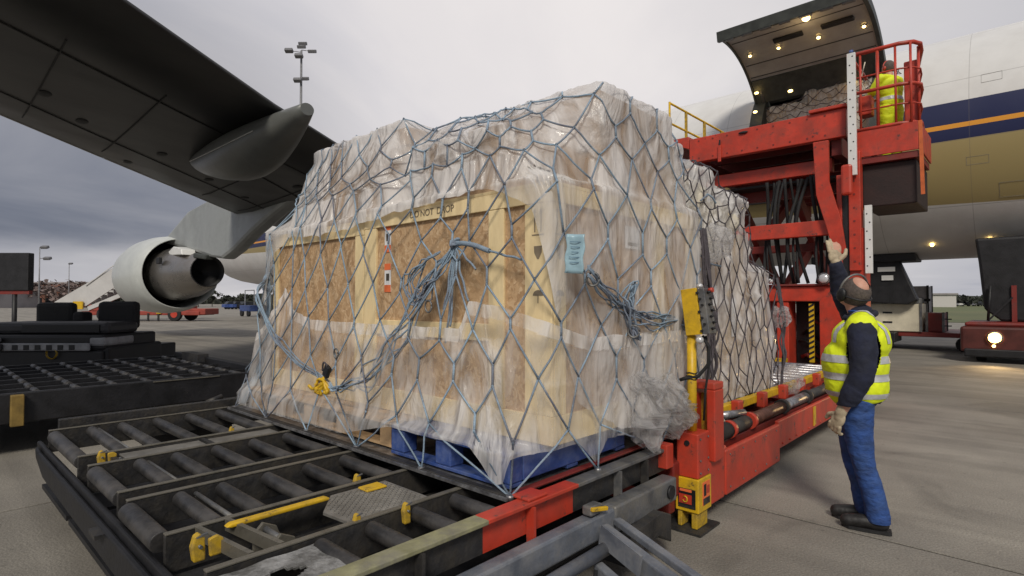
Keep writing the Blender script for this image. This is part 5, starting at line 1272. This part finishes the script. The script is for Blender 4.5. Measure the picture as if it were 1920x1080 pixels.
# arm holes and open neck: drop the faces inside a slanted oval round each shoulder
bm = bmesh.new(); bm.from_mesh(vest.data); dele = []
for f in bm.faces:
    c = f.calc_center_median()
    if abs(c.y) > .115 and ((c.x-.02)/.098)**2+((c.z-1.22)/.185)**2 < 1: dele.append(f)
    elif (c.x-.03)**2+(c.y)**2 < .092**2 and c.z > 1.38: dele.append(f)
bmesh.ops.delete(bm, geom=dele, context='FACES'); bm.to_mesh(vest.data); bm.free(); cloth_noise(vest, .0045, 9, 5)
sm = vest.modifiers.new('th', 'SOLIDIFY'); sm.thickness = .004
band(vest, 'reflective_band', REFL, P1, 1.135, 1.185); band(vest, 'reflective_band', REFL, P1, 1.015, 1.065); band(vest, 'reflective_band', REFL, P1, .90, .935)
for s_ in (1, -1):
    band(vest, 'reflective_band', REFL, P1, .088, .128, (0, s_, 0), .004, extra=(((0, 0, 1.27), (0, 0, -1)),))
# gloves, boots
gl = MB(); hand(gl, (.15, .22, .81), (.4, -.1, -.9), (.5, .8, .2), 1.16, .75, 1); limb(gl, [(.143, .222, .84, .036), (.158, .218, .80, .036)]); solid(gl, .005, 'glove', GLOVE, P1, 1)
gl = MB(); hand(gl, (.17, -.14, 1.83), (.12, .0, 1), (-.3, .9, .1), 1.12, [.1, .15, .9, 1.1], 1); limb(gl, [(.167, -.148, 1.80, .036), (.172, -.138, 1.84, .034)]); solid(gl, .005, 'glove', GLOVE, P1, 1)
for l_ in (legL, legR):
    x, y = l_[-1][:2]; b = MB(); limb(b, [(x-.0, y, .14, .058), (x-.0, y, .07, .056)]); limb(b, [(x-.01, y, .058, .050), (x+.10, y, .058, .048), (x+.19, y, .048, .044)]); 
    o = solid(b, .009, 'boot', LEATHER, P1, 2, cuts=[((0, 0, .012), (0, 0, -1))])
    m_ = MB(); m_.prism([(x-.068, y-.035), (x-.05, y-.05), (x+.10, y-.05), (x+.18, y-.042), (x+.222, y), (x+.18, y+.042), (x+.10, y+.05), (x-.05, y+.05), (x-.068, y+.035)], 'z', .001, .022); so_ = m_.build('sole', RUB); so_.parent = P1

# the operator in the basket
P2 = thing('person', (-1.66, 11.25, 3.852), 'person in yellow hi-vis suit seen from behind, working in the red raised basket', 'person')
P2.rotation_euler.z = R(150)
b = MB(); aR = [(.02, -.19, 1.40, .055), (.14, -.24, 1.26, .048), (.34, -.16, 1.22, .035)]; aL = [(.02, .19, 1.40, .055), (.12, .24, 1.22, .048), (.32, .16, 1.16, .035)]
lL = [(0, .1, .88, .10), (.02, .11, .48, .07), (0, .12, .09, .055)]; lR = [(0, -.1, .88, .10), (.02, -.11, .48, .07), (0, -.12, .09, .055)]
ell(b, (0, 0, .95), (.12, .16, .14)); ell(b, (0, 0, 1.2), (.12, .18, .24)); limb(b, [(0, 0, 1.4, .06), (.03, 0, 1.52, .055)])
for l_ in (aR, aL, lL, lR): limb(b, l_)
ell(b, (.05, 0, 1.61), (.092, .075, .11)); ell(b, (.145, 0, 1.60), (.02, .014, .022))
hand(b, aR[-1][:3], (1, .1, -.2), (0, 0, 1), 1, .5, -1); hand(b, aL[-1][:3], (1, -.1, -.2), (0, 0, 1), 1, .5, 1)
for l_ in (lL, lR): limb(b, [(l_[-1][0], l_[-1][1], .06, .045), (l_[-1][0]+.15, l_[-1][1], .04, .035)])
solid(b, .014, 'body', SKIN, P2, 2)
j = MB(); ell(j, (0, 0, 1.0), (.155, .195, .2)); ell(j, (0, 0, 1.22), (.15, .21, .23)); limb(j, [(0, .14, 1.41, .065), (0, -.14, 1.41, .065)])
for l_ in (aR, aL): limb(j, [(*p[:3], p[3]*1.1+.018) for p in l_[:2]]+[(*(Vector(l_[2][:3])*.75+Vector(l_[1][:3])*.25), .05)])
jj = solid(j, .015, 'hi_vis_jacket', HIVIS, P2, 3, cuts=[((0, 0, .83), (0, 0, -1))]); cloth_noise(jj, .008, 7)
band(jj, 'reflective_band', REFL, P2, 1.02, 1.08, extra=(((0, .2, 0), (0, 1, 0)), ((0, -.2, 0), (0, -1, 0))))
t_ = MB()
for l_ in (lL, lR): limb(t_, [(*p[:3], p[3]*1.1+.01) for p in l_])
tt = solid(t_, .015, 'hi_vis_trousers', HIVIS, P2, 3, cuts=[((0, 0, .09), (0, 0, -1))]); cloth_noise(tt, .008, 7)
h_ = MB(); ell(h_, (.035, 0, 1.63), (.10, .085, .112)); solid(h_, .012, 'hair', HAIR, P2, 1, cuts=[((.07, 0, 1.6), (1, 0, -.5)), ((0, 0, 1.55), (0, 0, -1))])
m_ = MB(); m_.tube([(.03+.02*math.cos(a), .1*math.cos(a), 1.62+.115*math.sin(a)) for a in np.linspace(0, 3.14, 16)], .01, 6); m_.sphere((.04, .09, 1.6), .04, (.8, .6, 1)); m_.sphere((.04, -.09, 1.6), .04, (.8, .6, 1)); o = m_.build('ear_defenders', RED); o.parent = P2; o['kind'] = 'stuff'
del o['kind']
for l_ in (lL, lR):
    b = MB(); x, y = l_[-1][:2]; limb(b, [(x, y, .13, .056), (x, y, .07, .055)]); limb(b, [(x-.01, y, .055, .05), (x+.19, y, .045, .042)]); solid(b, .012, 'boot', LEATHER, P2, 2)

# ------------------------------------------------------------------ left: dark dolly, tug, board
D2 = thing('dark_roller_dolly', (-9, 1.4, 0), 'low dark roller dolly parked at left behind the foreground dolly, rows of small rollers', 'cargo dolly')
z2 = .60
MB().box(-10.6, -7.3, -1.2, 3.1, z2-.12, z2-.06).build('deck', BLK, D2)
for x in np.linspace(-10.6, -7.3, 8): MB().box(x-.02, x+.02, -1.2, 3.1, z2-.06, z2-.01).build('rail', RED_D if int(x*10) % 5 == 0 else BLK, D2, bevel=.004)
r0 = None
for i in range(7):
    for j in range(13):
        x = -10.6+3.3/7*(i+.5); y = -1.05+.33*j
        if r0 is None: r0 = MB().cyl((x-.17, y, z2-.03), (x+.17, y, z2-.03), .032, 10).build('roller', ROLL, D2)
        else: dup(r0, (x, y, z2-.03), D2)
MB().box(-7.3, -7.22, -1.2, 3.15, z2-.28, z2+.01).build('side_beam', BLK, D2, bevel=.01); MB().box(-7.215, -7.208, 1.9, 2.6, z2-.008, z2+.004).build('edge_stripe', EDGE, D2)
MB().box(-10.6, -7.22, 3.1, 3.2, z2-.28, z2+.05).build('end_beam', BLK, D2, bevel=.01)
MB().box(-9.9, -9.2, 3.0, 3.15, z2-.03, z2+.10).build('end_stop', STEEL, D2)
MB().box(-7.21, -7.14, .70, .80, .3, z2+.0).build('yellow_post', mat('dirty_dim_yellow', (.20, .13, .03), .7, var=.3), D2, bevel=.008)
for y in (-.6, 2.4):
    for x in (-10.2, -7.7): MB().cyl((x, y, .18), (x+.18, y, .18), .18, 20).build('wheel', RUB, D2, bevel=.02)
tr_ = thing('step_bracket', (-6.2, 2.1, .26), 'grey metal side step lying between the two roller dollies', 'step')
MB().box(-6.5, -6.1, 1.55, 2.45, .30, .33).build('tread', GALV, tr_, bevel=.006); MB().box(-6.5, -6.47, 1.55, 2.45, .331, .42).build('back_flange', GALV, tr_, bevel=.006)
for y in (1.6, 2.38): MB().box(-6.5, -6.12, y, y+.03, .331, .40).build('side_flange', GALV, tr_, bevel=.004)
MB().cyl((-6.45, 2.2, .42), (-6.45, 2.35, .47), .03, 10).build('knob', STEEL, tr_); MB().box(-6.42, -6.3, 1.6, 2.4, .0, .299).build('support', BLK, tr_)
MB().box(-6.30, -6.12, 1.75, 1.95, .3305, .35).build('pad', PAPER, tr_)

# black baggage tug
T1 = thing('baggage_tug', (-13.6, 2.0, 0), 'black open baggage tug with two seat backs parked behind the dark dolly', 'tug')
TM = Matrix.Translation((-13.35, 2.05, 0)) @ Matrix.Rotation(R(-47), 4, 'Z')    # local x across, local y away
def tb(name, m, x0, x1, y0, y1, z0, z1, bev=.03, par=None):
    mb = MB(); mb.quadbox(((x0+x1)/2, (y0+y1)/2, (z0+z1)/2), ((x1-x0)/2, (y1-y0)/2, (z1-z0)/2), TM @ Matrix.Rotation(R(90), 4, 'Z')); return mb.build(name, m, par or T1, bev)
TM = Matrix.Translation((-13.35, 2.05, 0)) @ Matrix.Rotation(R(-47), 4, 'Z') @ Matrix.Rotation(R(90), 4, 'Z')
def tb(name, m, x0, x1, y0, y1, z0, z1, bev=.03, par=None):
    mb = MB(); mb.quadbox(((x0+x1)/2, (y0+y1)/2, (z0+z1)/2), ((x1-x0)/2, (y1-y0)/2, (z1-z0)/2), TM); return mb.build(name, m, par or T1, bev)
DGR = mat('dark_grey_vinyl', (.03, .03, .033), .55, var=.3, scale=4)
tb('chassis', BLK, -1.15, 1.15, -.6, 1.6, .2, .62); tb('bonnet', BLK, -1.12, 1.16, -.58, .9, .621, .90, .05)
tb('dashboard', DGR, -1.0, 1.1, -.4, .45, .901, 1.12, .07); tb('console_panel', BLK, -.45, .95, -.42, -.401, .93, 1.08, .01)
tb('seat_back', RUB, -1.0, -.25, .5, .68, .95, 1.48, .08); tb('seat_back', RUB, .22, 1.0, .5, .68, .95, 1.50, .08); tb('seat', RUB, -1.0, 1.0, .1, .5, .9, 1.02, .05); tb('arm_rest', RUB, -.12, .10, .3, .6, 1.0, 1.30, .06)
PB = mat('dusty_pale_bumper', (.26, .26, .27), .5, var=.25, scale=5)
tb('bumper', PB, -1.12, .95, -.66, -.602, .62, .76, .03); tb('wing_panel', PB, -1.15, -.62, -.70, -.605, .775, .86, .03); tb('wing_panel', PB, .90, 1.18, -.6, .2, .70, .86, .04)
tb('headlamp_box', BLK, -.92, -.55, -.705, -.662, .63, .75, .02)
for k in range(6): tb('grille_slot', BLK, -.40+k*.20, -.30+k*.20, -.668, -.6605, .64, .73, .01)
tb('wing_panel', BLK, .95, 1.22, -.55, 1.0, .3, .69, .05)
for x in (-1.1, .9):
    for y in (-.2, 1.2):
        p = TM @ Vector((x, y, .25)); q = TM @ Vector((x+.2, y, .25)); MB().cyl(p, q, .25, 20).build('wheel', RUB, T1, bevel=.03)
MB().lathe(TM @ Vector((.28, -.62, .58)), TM.to_3x3() @ Vector((0, -1, 0)), [(0, .09), (.02, .11), (.04, .09)], 16).build('badge', YW, T1)
# dark board on posts
BD = thing('notice_board', (-21.2, 1.9, 0), 'large black board on a single post at the left edge of the picture', 'board')
BM = Matrix.Translation((-21.3, 1.75, 2.33)) @ Matrix.Rotation(R(42.7), 4, 'Z')
MB().quadbox((0, 0, 0), (.95, .10, .53), BM).build('panel', BLK, BD, bevel=.02); MB().quadbox((.0, 0, -.58), (.95, .06, .05), BM).build('frame', RED_D, BD)
mb = MB(); p = BM @ Vector((.5, 0, -.5)); mb.cyl((p.x, p.y, 0), p, .06, 10); mb.build('post', BLK, BD)

# ------------------------------------------------------------------ far things
def mast(name, x, y, h, label, heads, cat='light mast', r=.28, m=None, hs=1.):
    t = thing(name, (x, y, 0), label, cat); m = m or mat('mast_grey', (.24, .24, .25), .5, .3)
    MB().cyl((x, y, 0), (x, y, h), r, 12, r*.45).build('pole', m, t)
    rt = Vector((math.cos(R(42.7)), math.sin(R(42.7)), 0)); fw = Vector((-rt.y, rt.x, 0))
    for (dx, dz, df) in heads:
        p = Vector((x, y, h+dz))+rt*dx*hs+fw*df
        MB().cyl((x, y, h+dz), p, .06*hs, 6).build('arm', m, t)
        MB().quadbox((0, 0, 0), (.62*hs, .35*hs, .26*hs), Matrix.Translation(p) @ Matrix.Rotation(R(42.7), 4, 'Z') @ Matrix.Rotation(R(-25 if df < 0 else 25), 4, 'X')).build('floodlight', mat('lamp_head_grey', (.14, .14, .15), .5), t, bevel=.08)  # head grey lightened to paint in the distance haze
    return t
mast('floodlight_mast', -66.3, 33.05, 32.8, 'tall grey floodlight mast rising behind the wing', [(-1.7, -.2, -.5), (0, .5, 0), (1.5, .1, .4), (-.1, -.9, -.6), (.4, -3.4, .3), (-.3, -3.9, -.5), (.1, 1.0, .2)], hs=.8)
mast('street_lamp', -77.8, 9.7, 7.3, 'small far street lamp behind the black board', [(.9, 0, 0), (1.4, -1.2, 0)], 'street lamp', .09, hs=.6)
mast('street_lamp', -140, 22, 9, 'thin far pole left of the passenger stairs', [(.5, 0, 0)], 'street lamp', .12, hs=.6)
# passenger stairs truck
ST = thing('passenger_stairs', (-48.5, 12.6, 0), 'red passenger-stairs truck with white covered steps behind the engine', 'stairs truck')
A = Vector((-53.2, 8.9, 0)); Bp = Vector((-45.4, 15.3, 0)); dS = (Bp-A).normalized(); nS = Vector((-dS.y, dS.x, 0)); LS = (Bp-A).length
SM = Matrix((( dS.x, nS.x, 0, A.x), (dS.y, nS.y, 0, A.y), (0, 0, 1, 0), (0, 0, 0, 1)))
def sbx(name, m, x0, x1, y0, y1, z0, z1, bev=.05):
    mb = MB(); mb.quadbox(((x0+x1)/2, (y0+y1)/2, (z0+z1)/2), ((x1-x0)/2, (y1-y0)/2, (z1-z0)/2), SM); return mb.build(name, m, ST, bev)
DRD = mat('faded_red_paint', (.27, .045, .03), .6, var=.2, scale=2)
sbx('chassis', DRD, .3, 9.6, 0, 2, .45, .75); sbx('mudguard', DRD, .9, 2.9, -.02, 2, .76, 1.25); sbx('mudguard', DRD, 6.6, 8.2, -.02, 2, .76, 1.15); sbx('engine_cover', DRD, 8.2, 10, .1, 1.9, .5, .95)
for x in (2.1, 7.7):
    for y in (-.1, 1.8):
        p = SM @ Vector((x, y, .52)); q = SM @ Vector((x, y+.3, .52)); MB().cyl(p, q, .52, 20).build('wheel', RUB, ST, bevel=.04)
        if y < 0: MB().cyl(SM @ Vector((x, y-.02, .52)), SM @ Vector((x, y, .52)), .26, 16).build('wheel_rim', RED, ST)
for x in (5.6, 6.4): sbx('jack_leg', STEEL, x, x+.12, -.1, 0, 0, .6, .01)
sbx('yellow_box', YEL, 6.3, 6.7, -.12, .0, .55, .85); sbx('yellow_box', YEL, -.3, .5, -.1, 0, .9, 1.5, .02)
STW = mat('stairs_cladding', (.50, .49, .48), .5, var=.06, scale=1)
mb = MB()
for (x, z) in (): pass
sd_poly = [(-2.2, 1.3), (.6, 1.15), (5.6, 4.3), (5.6, 5.2), (4.6, 5.1)]
for y in (.1, 1.8):
    mb = MB(); A_ = [mb.bm.verts.new(SM @ Vector((x, y, z))) for x, z in sd_poly]; B_ = [mb.bm.verts.new(SM @ Vector((x, y+.08, z))) for x, z in sd_poly]
    mb.bm.faces.new(A_); mb.bm.faces.new(B_[::-1])
    for k in range(5): mb.bm.faces.new((A_[k], A_[(k+1) % 5], B_[(k+1) % 5], B_[k]))
    mb.build('side_cladding', STW, ST)
sbx('top_platform', STW, 5.0, 7.2, .1, 1.9, 4.0, 4.2)
for k in range(14): sbx('step', GALV, -1.6+k*.5, -1.1+k*.5, .2, 1.75, 1.05+k*.22, 1.12+k*.22, .0)
mb = MB(); mb.beam(SM @ Vector((.6, .05, 2.9-.2)), SM @ Vector((5.2, .05, 5.9)), .06, .06); mb.build('hand_rail', STW, ST)
mb = MB(); mb.beam(SM @ Vector((.9, -.03, .95)), SM @ Vector((4.8, -.03, 2.5)), .1, .3); mb.build('lift_ram', STW, ST)
# terminal buildings left
BRK = mat('brown_brick', (.22, .10, .07), .85, var=.2, scale=.3); GLZ = mat('far_grey_cladding', (.30, .28, .28), .7, var=.2, scale=.2)
def building(x, y, w, d, h, m, label, rz=42.7, roof=True, wins=6, floors=2, base=0):
    t = thing('building', (x, y, 0), label, 'building'); Mx = Matrix.Translation((x, y, 0)) @ Matrix.Rotation(R(rz), 4, 'Z')
    mb = MB(); mb.quadbox((0, 0, h/2), (w/2, d/2, h/2), Mx); mb.build('wall', m, t)
    if roof: mb = MB(); mb.quadbox((0, 0, h+.2), (w/2+.4, d/2+.4, .2), Mx); mb.build('roof', GLZ, t)
    w0 = None
    for f in range(floors):
        for k in range(wins):
            p = Mx @ Vector((-w/2+w*(k+.5)/wins, -d/2-.03, h*(f+.55)/floors))
            if w0 is None:
                mb = MB(); mb.quadbox((0, 0, 0), (w/wins*.3, .03, h/floors*.25), Matrix.Translation(p) @ Matrix.Rotation(R(rz), 4, 'Z')); w0 = mb.build('window', GLASS_D, t)
            else: dup(w0, p, t)
    return t
building(-186, 31, 17, 14, 6.0, BRK, 'brown brick building beyond the apron left of the passenger stairs')
building(-176, 40, 22, 12, 3.4, mat('red_far_cladding', (.28, .06, .05), .8), 'low red shed in front of the brown brick building', wins=8, floors=1)
building(-182, 9, 26, 12, 4.0, GLZ, 'low grey building at the far left behind the black board', wins=9, floors=1)
building(-20, 186, 12, 12, 3.2, mat('far_white_cladding', (.55, .53, .50), .7, var=.05), 'white flat-roofed building across the grass under the aircraft', rz=5, wins=0)
LEAF = mat('far_foliage', (.035, .04, .03), .9, var=.5, scale=1.2, bump=0); BARE = mat('bare_twigs', (.16, .12, .11), .9, var=.3, scale=.8, bump=0); TRK = mat('bark', (.06, .045, .035), .9)
def tree(x, y, h, w, m, label, seed, n=420, group=None, ls=.35):
    rd = random.Random(seed); t = thing('tree', (x, y, 0), label, 'tree', group)
    tk = MB(); tk.cyl((x, y, 0), (x, y, h*.6), h*.03, 8, h*.012)
    for k in range(5):
        a = rd.uniform(0, 6.28); tk.cyl((x, y, h*rd.uniform(.25, .5)), (x+math.cos(a)*w*.35, y+math.sin(a)*w*.35, h*rd.uniform(.6, .85)), h*.012, 6, h*.004)
    tk.build('trunk', TRK, t); cb = MB(); cen = [(rd.gauss(0, .22), rd.gauss(0, .22), rd.uniform(.35, .85), rd.uniform(.14, .26)) for _ in range(9)]
    for k in range(n):
        c = rd.choice(cen); v = Vector((rd.gauss(0, 1), rd.gauss(0, 1), rd.gauss(0, 1))).normalized()*c[3]*rd.uniform(.5, 1)
        p = Vector((x+(c[0]+v.x)*w, y+(c[1]+v.y)*w, (c[2]+v.z*.8)*h)); q = Matrix.Rotation(rd.uniform(0, 6.28), 3, Vector((rd.gauss(0, 1), rd.gauss(0, 1), rd.gauss(0, 1))).normalized())
        s_ = ls*rd.uniform(.6, 1.5); cb.bm.faces.new([cb.bm.verts.new(p+q @ Vector(e)*s_) for e in ((-1, -.6, 0), (1, -.6, .2), (.9, .6, 0), (-.8, .7, -.1))])
    tag(cb.build('crown', m, t), kind='stuff'); return t
rt_ = random.Random(5)
for k in range(16):      # left horizon row; bearings spread along the far apron edge
    px = 60+k*26; th = R(42.7)-math.atan((px-960)/1050); D_ = rt_.uniform(165, 185)
    x, y = -math.sin(th)*D_, math.cos(th)*D_
    bare = px < 190
    tree(x, y, rt_.uniform(4.5, 7.5) if bare else rt_.uniform(3, 4.5), rt_.uniform(5, 8), BARE if bare else LEAF, 'bare brown tree among the far buildings, %s' % ['under the black board', 'just right of the black board', 'left of the passenger stairs', 'behind the foot of the stairs', 'behind the stairs'][min(k, 4)] if bare else 'dark low tree on the far horizon beyond the apron at left', k, 260, 'bare trees by the far buildings' if bare else 'trees on the left horizon')
for k in range(14):
    px = 1440+k*36; th = R(42.7)-math.atan((px-960)/1050); D_ = rt_.uniform(215, 240)
    x, y = -math.sin(th)*D_, math.cos(th)*D_
    tree(x, y, rt_.uniform(3, 4.2), rt_.uniform(4, 8), LEAF, 'dark low tree beyond the grass field at right', 100+k, 200, 'trees beyond the grass')
wood = MB()
for k in range(5200):
    th = rt_.uniform(-.6, 2.2); D_ = rt_.uniform(330, 420); p = Vector((-math.sin(th)*D_, math.cos(th)*D_, rt_.uniform(0, 3.6)*(.6+.5*math.sin(th*23)+.3*math.sin(th*61))))
    s_ = rt_.uniform(.8, 2.2); q = Matrix.Rotation(rt_.uniform(0, 6.28), 3, 'Z'); wood.bm.faces.new([wood.bm.verts.new(p+q @ Vector(e)*s_) for e in ((-1.5, 0, -.8), (1.5, 0, -.8), (1.2, .3, .8), (-1.2, -.3, .7))])
tag(wood.build('far_wood', LEAF), 'low dark line of far trees along the horizon', 'trees', kind='stuff')
# small parked cars
def car(x, y, rz, col, label, s=1.):
    t = thing('parked_car', (x, y, 0), label, 'car', 'cars parked on the far horizon'); Mx = Matrix.Translation((x, y, 0)) @ Matrix.Rotation(rz, 4, 'Z')
    mb = MB(); mb.prism([(-2.1, .35), (2.1, .35), (2.15, .75), (1.3, .92), (-2.05, .95)], 'y', -.85, .85)
    for v in mb.bm.verts: v.co = Mx @ v.co
    mb.build('body', col, t, bevel=.06)
    mb = MB(); mb.prism([(-1.7, .95), (1.0, .93), (.4, 1.42), (-1.3, 1.45)], 'y', -.75, .75)
    for v in mb.bm.verts: v.co = Mx @ v.co
    mb.build('cabin', GLASS_D, t, bevel=.05)
    for a in (-1.3, 1.3):
        for b in (-.8, .62): MB().cyl(Mx @ Vector((a, b, .33)), Mx @ Vector((a, b+.2, .33)), .33, 12).build('wheel', RUB, t)
cc = [(px, c) for px, c in ((1772, 0), (1783, 1), (1793, 2), (1804, 0), (1815, 1), (1826, 2), (1836, 1), (440, 3), (452, 3), (466, 1))]
cm = [WHITE, BLK, mat('silver_car', (.35, .35, .37), .3, .6), BLUE]
names = ['white', 'black', 'silver', 'blue']
for k, (px, c) in enumerate(cc):
    th = R(42.7)-math.atan((px-960)/1050); D_ = (190 if px > 1000 else 120)/math.cos(math.atan((px-960)/1050))*.9
    car(-math.sin(th)*D_, math.cos(th)*D_, R(40+k*7), cm[c], '%s car, %s' % (names[c], ['nearest to the white building across the grass', 'second from the white building across the grass', 'third in the row across the grass', 'in the middle of the row across the grass', 'right of the middle of the row across the grass', 'second from the right end of the row across the grass', 'at the right end of the row across the grass', 'far away on the apron just right of the jet exhaust', 'far away on the apron left of the nose wheel', 'far away on the apron closest to the nose wheel'][k]))
# blue service cart by the nose wheel
SC = thing('service_cart', (-55, 19, 0), 'small blue service cart with a white frame near the nose wheel', 'cart')
th = R(42.7)-math.atan((468-960)/1050); x, y = -math.sin(th)*62, math.cos(th)*62
MB().box(x-1.2, x+1.2, y-.5, y+.5, .5, 1.1).build('body', BLUE, SC, bevel=.05)
for dx in (-1.1, 1.1): MB().cyl((x+dx, y, 1.1), (x+dx, y, 2.6), .05, 8).build('frame_post', WHITE, SC)
MB().cyl((x-1.1, y, 2.6), (x+1.1, y, 2.6), .05, 8).build('frame_bar', WHITE, SC)
for dx in (-.8, .8): MB().cyl((x+dx, y-.5, .3), (x+dx, y-.3, .3), .3, 14).build('wheel', RUB, SC)

# ------------------------------------------------------------------ right: things under the fuselage
BL = thing('belly_loader', (-3.4, 20.3, 0), 'dark steel conveyor frame standing under the aircraft belly behind the standing worker', 'conveyor')
MB().prism([(-5.2, 2.75), (-2.9, 2.75), (-2.45, 1.55), (-2.7, 1.4), (-4.2, 1.5), (-5.2, 1.7)], 'y', 20.6, 21.0).build('side_plate', BLK, BL, bevel=.03)
MB().box(-5.3, -2.45, 20.4, 21.6, 2.72, 2.95).build('top_frame', BLK, BL, bevel=.03)
MB().beam((-4.8, 20.8, .5), (-3.2, 20.8, 2.7), .12, .2).build('strut', BLK, BL)
MB().box(-3.45, -3.0, 20.55, 20.598, 2.42, 2.56).build('white_plate', WHITE, BL); MB().box(-3.35, -3.05, 20.55, 20.598, 2.15, 2.3).build('white_plate', WHITE, BL)
MB().box(-4.9, -3.0, 20.4, 21.6, .25, .55).build('base', BLK, BL, bevel=.03)
for x in (-4.6, -3.3): MB().cyl((x, 20.35, .25), (x, 20.55, .25), .25, 18).build('wheel', RUB, BL)
DL3 = thing('freight_trailer', (-2.6, 22, 0), 'red flat trailer under the belly carrying pale boxes, behind the standing worker', 'trailer')
MB().box(-4.2, -.9, 21.0, 24.0, .42, .56).build('bed', RED_D, DL3, bevel=.02)
MB().beam((-1.0, 22.2, .5), (-.2, 22.6, .45), .12, .1).build('tow_bar', RED_D, DL3); MB().box(-1.35, -.9, 21.4, 23.6, .1, .5).build('axle_frame', STEEL, DL3)
for x in (-3.8, -1.4):
    for y in (21.1, 23.6): MB().cyl((x, y, .22), (x, y+.2, .22), .22, 18).build('wheel', RUB, DL3, bevel=.02)
def simplebox(name, x0, x1, y0, y1, z0, z1, m, label, cat, rim=None):
    t = thing(name, ((x0+x1)/2, (y0+y1)/2, z0), label, cat)
    MB().box(x0, x1, y0, y1, z0, z1).build('body', m, t, bevel=.02)
    for x in (x0, x1):
        for y in (y0, y1): MB().box(x-.03, x+.03, y-.03, y+.03, z0, z1+.02).build('corner_post', rim or GALV, t)
    for k in range(2): MB().box(x0+.35, x0+.6, y0-.012, y0-.001, z0+(z1-z0)*(.3+.35*k), z0+(z1-z0)*(.36+.35*k)).build('slot', BLK, t)
    return t
simplebox('cargo_box', -3.75, -2.42, 20.95, 21.0+1.2, .57, 1.42, CREAM, 'cream box with dark slots on the trailer behind the worker', 'box')
simplebox('cargo_box', -3.7, -2.5, 21.0, 22.1, 1.42+.02, 1.60, mat('grey_cream_tray', (.35, .34, .30), .6), 'low grey tray stacked on the cream box under the belly', 'tray')
simplebox('cargo_container', -2.95, -2.42, 22.6, 23.6, .57, 2.0, mat('dull_grey_container', (.42, .41, .41), .6, var=.3, scale=3), 'tall grey metal container at the right end of the belly trailer', 'container', STEEL)
simplebox('drum_rack', -2.3, -1.9, 21.2, 22.2, .57, 1.15, RED_D, 'dark red rack beside the cream box on the belly trailer', 'rack')
TG = thing('tow_tractor', (-.2, 18.3, 0), 'low dark red tow tractor with two lit headlights at the right edge', 'tractor')
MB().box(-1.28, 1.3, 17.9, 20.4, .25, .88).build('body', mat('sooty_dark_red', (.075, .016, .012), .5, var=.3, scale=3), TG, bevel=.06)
MB().box(-1.2, 1.2, 18.1, 20.2, .881, .98).build('bonnet', RED_D, TG, bevel=.04)
MB().box(-1.2, 1.3, 17.82, 17.9, .14, .34).build('bumper', BLK, TG, bevel=.03)
for x in (-.62, .62):
    b_ = MB().lathe((x, 17.88, .62), (0, -1, 0), [(0, .15), (.05, .16), (.06, .13)], 20).build('headlight', GALV, TG); MB().sphere((x, 17.84, .62), .13, (1, .35, 1)).build('lens', HEAD, b_)
    MB().sphere((x-.02, 17.85, .42), .035, (1, .4, 1)).build('indicator', LAMP, TG)
    hl = bpy.data.lights.new('headlight_beam', 'SPOT'); hl.energy = 110; hl.color = (1, .66, .3); hl.spot_size = R(80); hl.spot_blend = .8; hl.shadow_soft_size = .1
    ho = bpy.data.objects.new('headlight_beam', hl); COL.objects.link(ho); ho.location = (x, 17.7, .62); ho.rotation_euler = (R(78), 0, R(180))
for x in (-1.0, .85):
    for y in (18.4, 19.8): MB().cyl((x, y, .28), (x+.2, y, .28), .28, 20).build('wheel', RUB, TG, bevel=.03)
CV = thing('covered_mast', (-.3, 19.2, 1.0), 'tall black tarpaulin-covered lifting column standing on the dark red tractor', 'lifting column')
mb = MB(); mb.prism([(-1.02, 3.15), (-.95, 2.5), (-.86, 1.3), (-.52, .985), (1.2, .985), (1.3, 3.15)], 'y', 19.0, 20.1); mb.build('tarpaulin', BLK, CV, bevel=.06)
MB().cyl((-.78, 18.9, 1.0), (-.72, 18.9, 1.9), .03, 8).build('grab_rail', BLK, CV); MB().beam((-.78, 18.9, 1.0), (-.3, 18.9, 1.6), .04, .04).build('grab_rail', BLK, CV)
MB().box(-.32, -.22, 18.93, 18.99, .985, 1.9).build('red_panel', RED_D, CV)

# thin service panels on the aircraft side
for (x, a, w, h) in ((-.9, 197, .22, .10), (-.2, 212, .3, .2), (-8.6, 168, .3, .2), (-.6, 160, .2, .12), (-2.6, 214, .35, .16)):
    y, z = arcpt(YC, ZC, RR, a); Mx = Matrix.Translation((x, y, z)) @ Matrix.Rotation(R(a-180), 4, 'X')
    m_ = MB(); m_.quadbox((0, 0, 0), (w, .003, .003), Mx @ Matrix.Translation((0, 0, h))); m_.quadbox((0, 0, 0), (w, .003, .003), Mx @ Matrix.Translation((0, 0, -h)))
    m_.quadbox((0, 0, 0), (.003, .003, h), Mx @ Matrix.Translation((w, 0, 0))); m_.quadbox((0, 0, 0), (.003, .003, h), Mx @ Matrix.Translation((-w, 0, 0)))
    tag(m_.build('panel_outline', mat('panel_gap', (.22, .21, .19), .6, bump=0), AC), kind='stuff')
# bolts on the loader: post, mast and beams
b0 = MB().cyl((-1.5895, 3.53, .60), (-1.583, 3.53, .60), .007, 6).build('bolt', GALV, LD)
for (x, y, z) in [(-1.586, yy, zz_) for yy in (3.53, 3.65) for zz_ in (.38, .46, .60)]+[(-1.597, 4.05+.25*k, .40) for k in range(5)]+[(-1.597, 4.05+.25*k, .17) for k in range(5)]: dup(b0, (x, y, z), LD)
b1 = MB().cyl((-2.7, YP-.106, 4.35), (-2.7, YP-.099, 4.35), .018, 6).build('bolt', RED_D, LD)
for k in range(9):
    for z in (4.33, 4.67): dup(b1, (-4.75+.28*k, YP-.103, z), LD)
for k in range(8): dup(b1, (-2.07, YP-.223, 2.15+.22*k), LD)
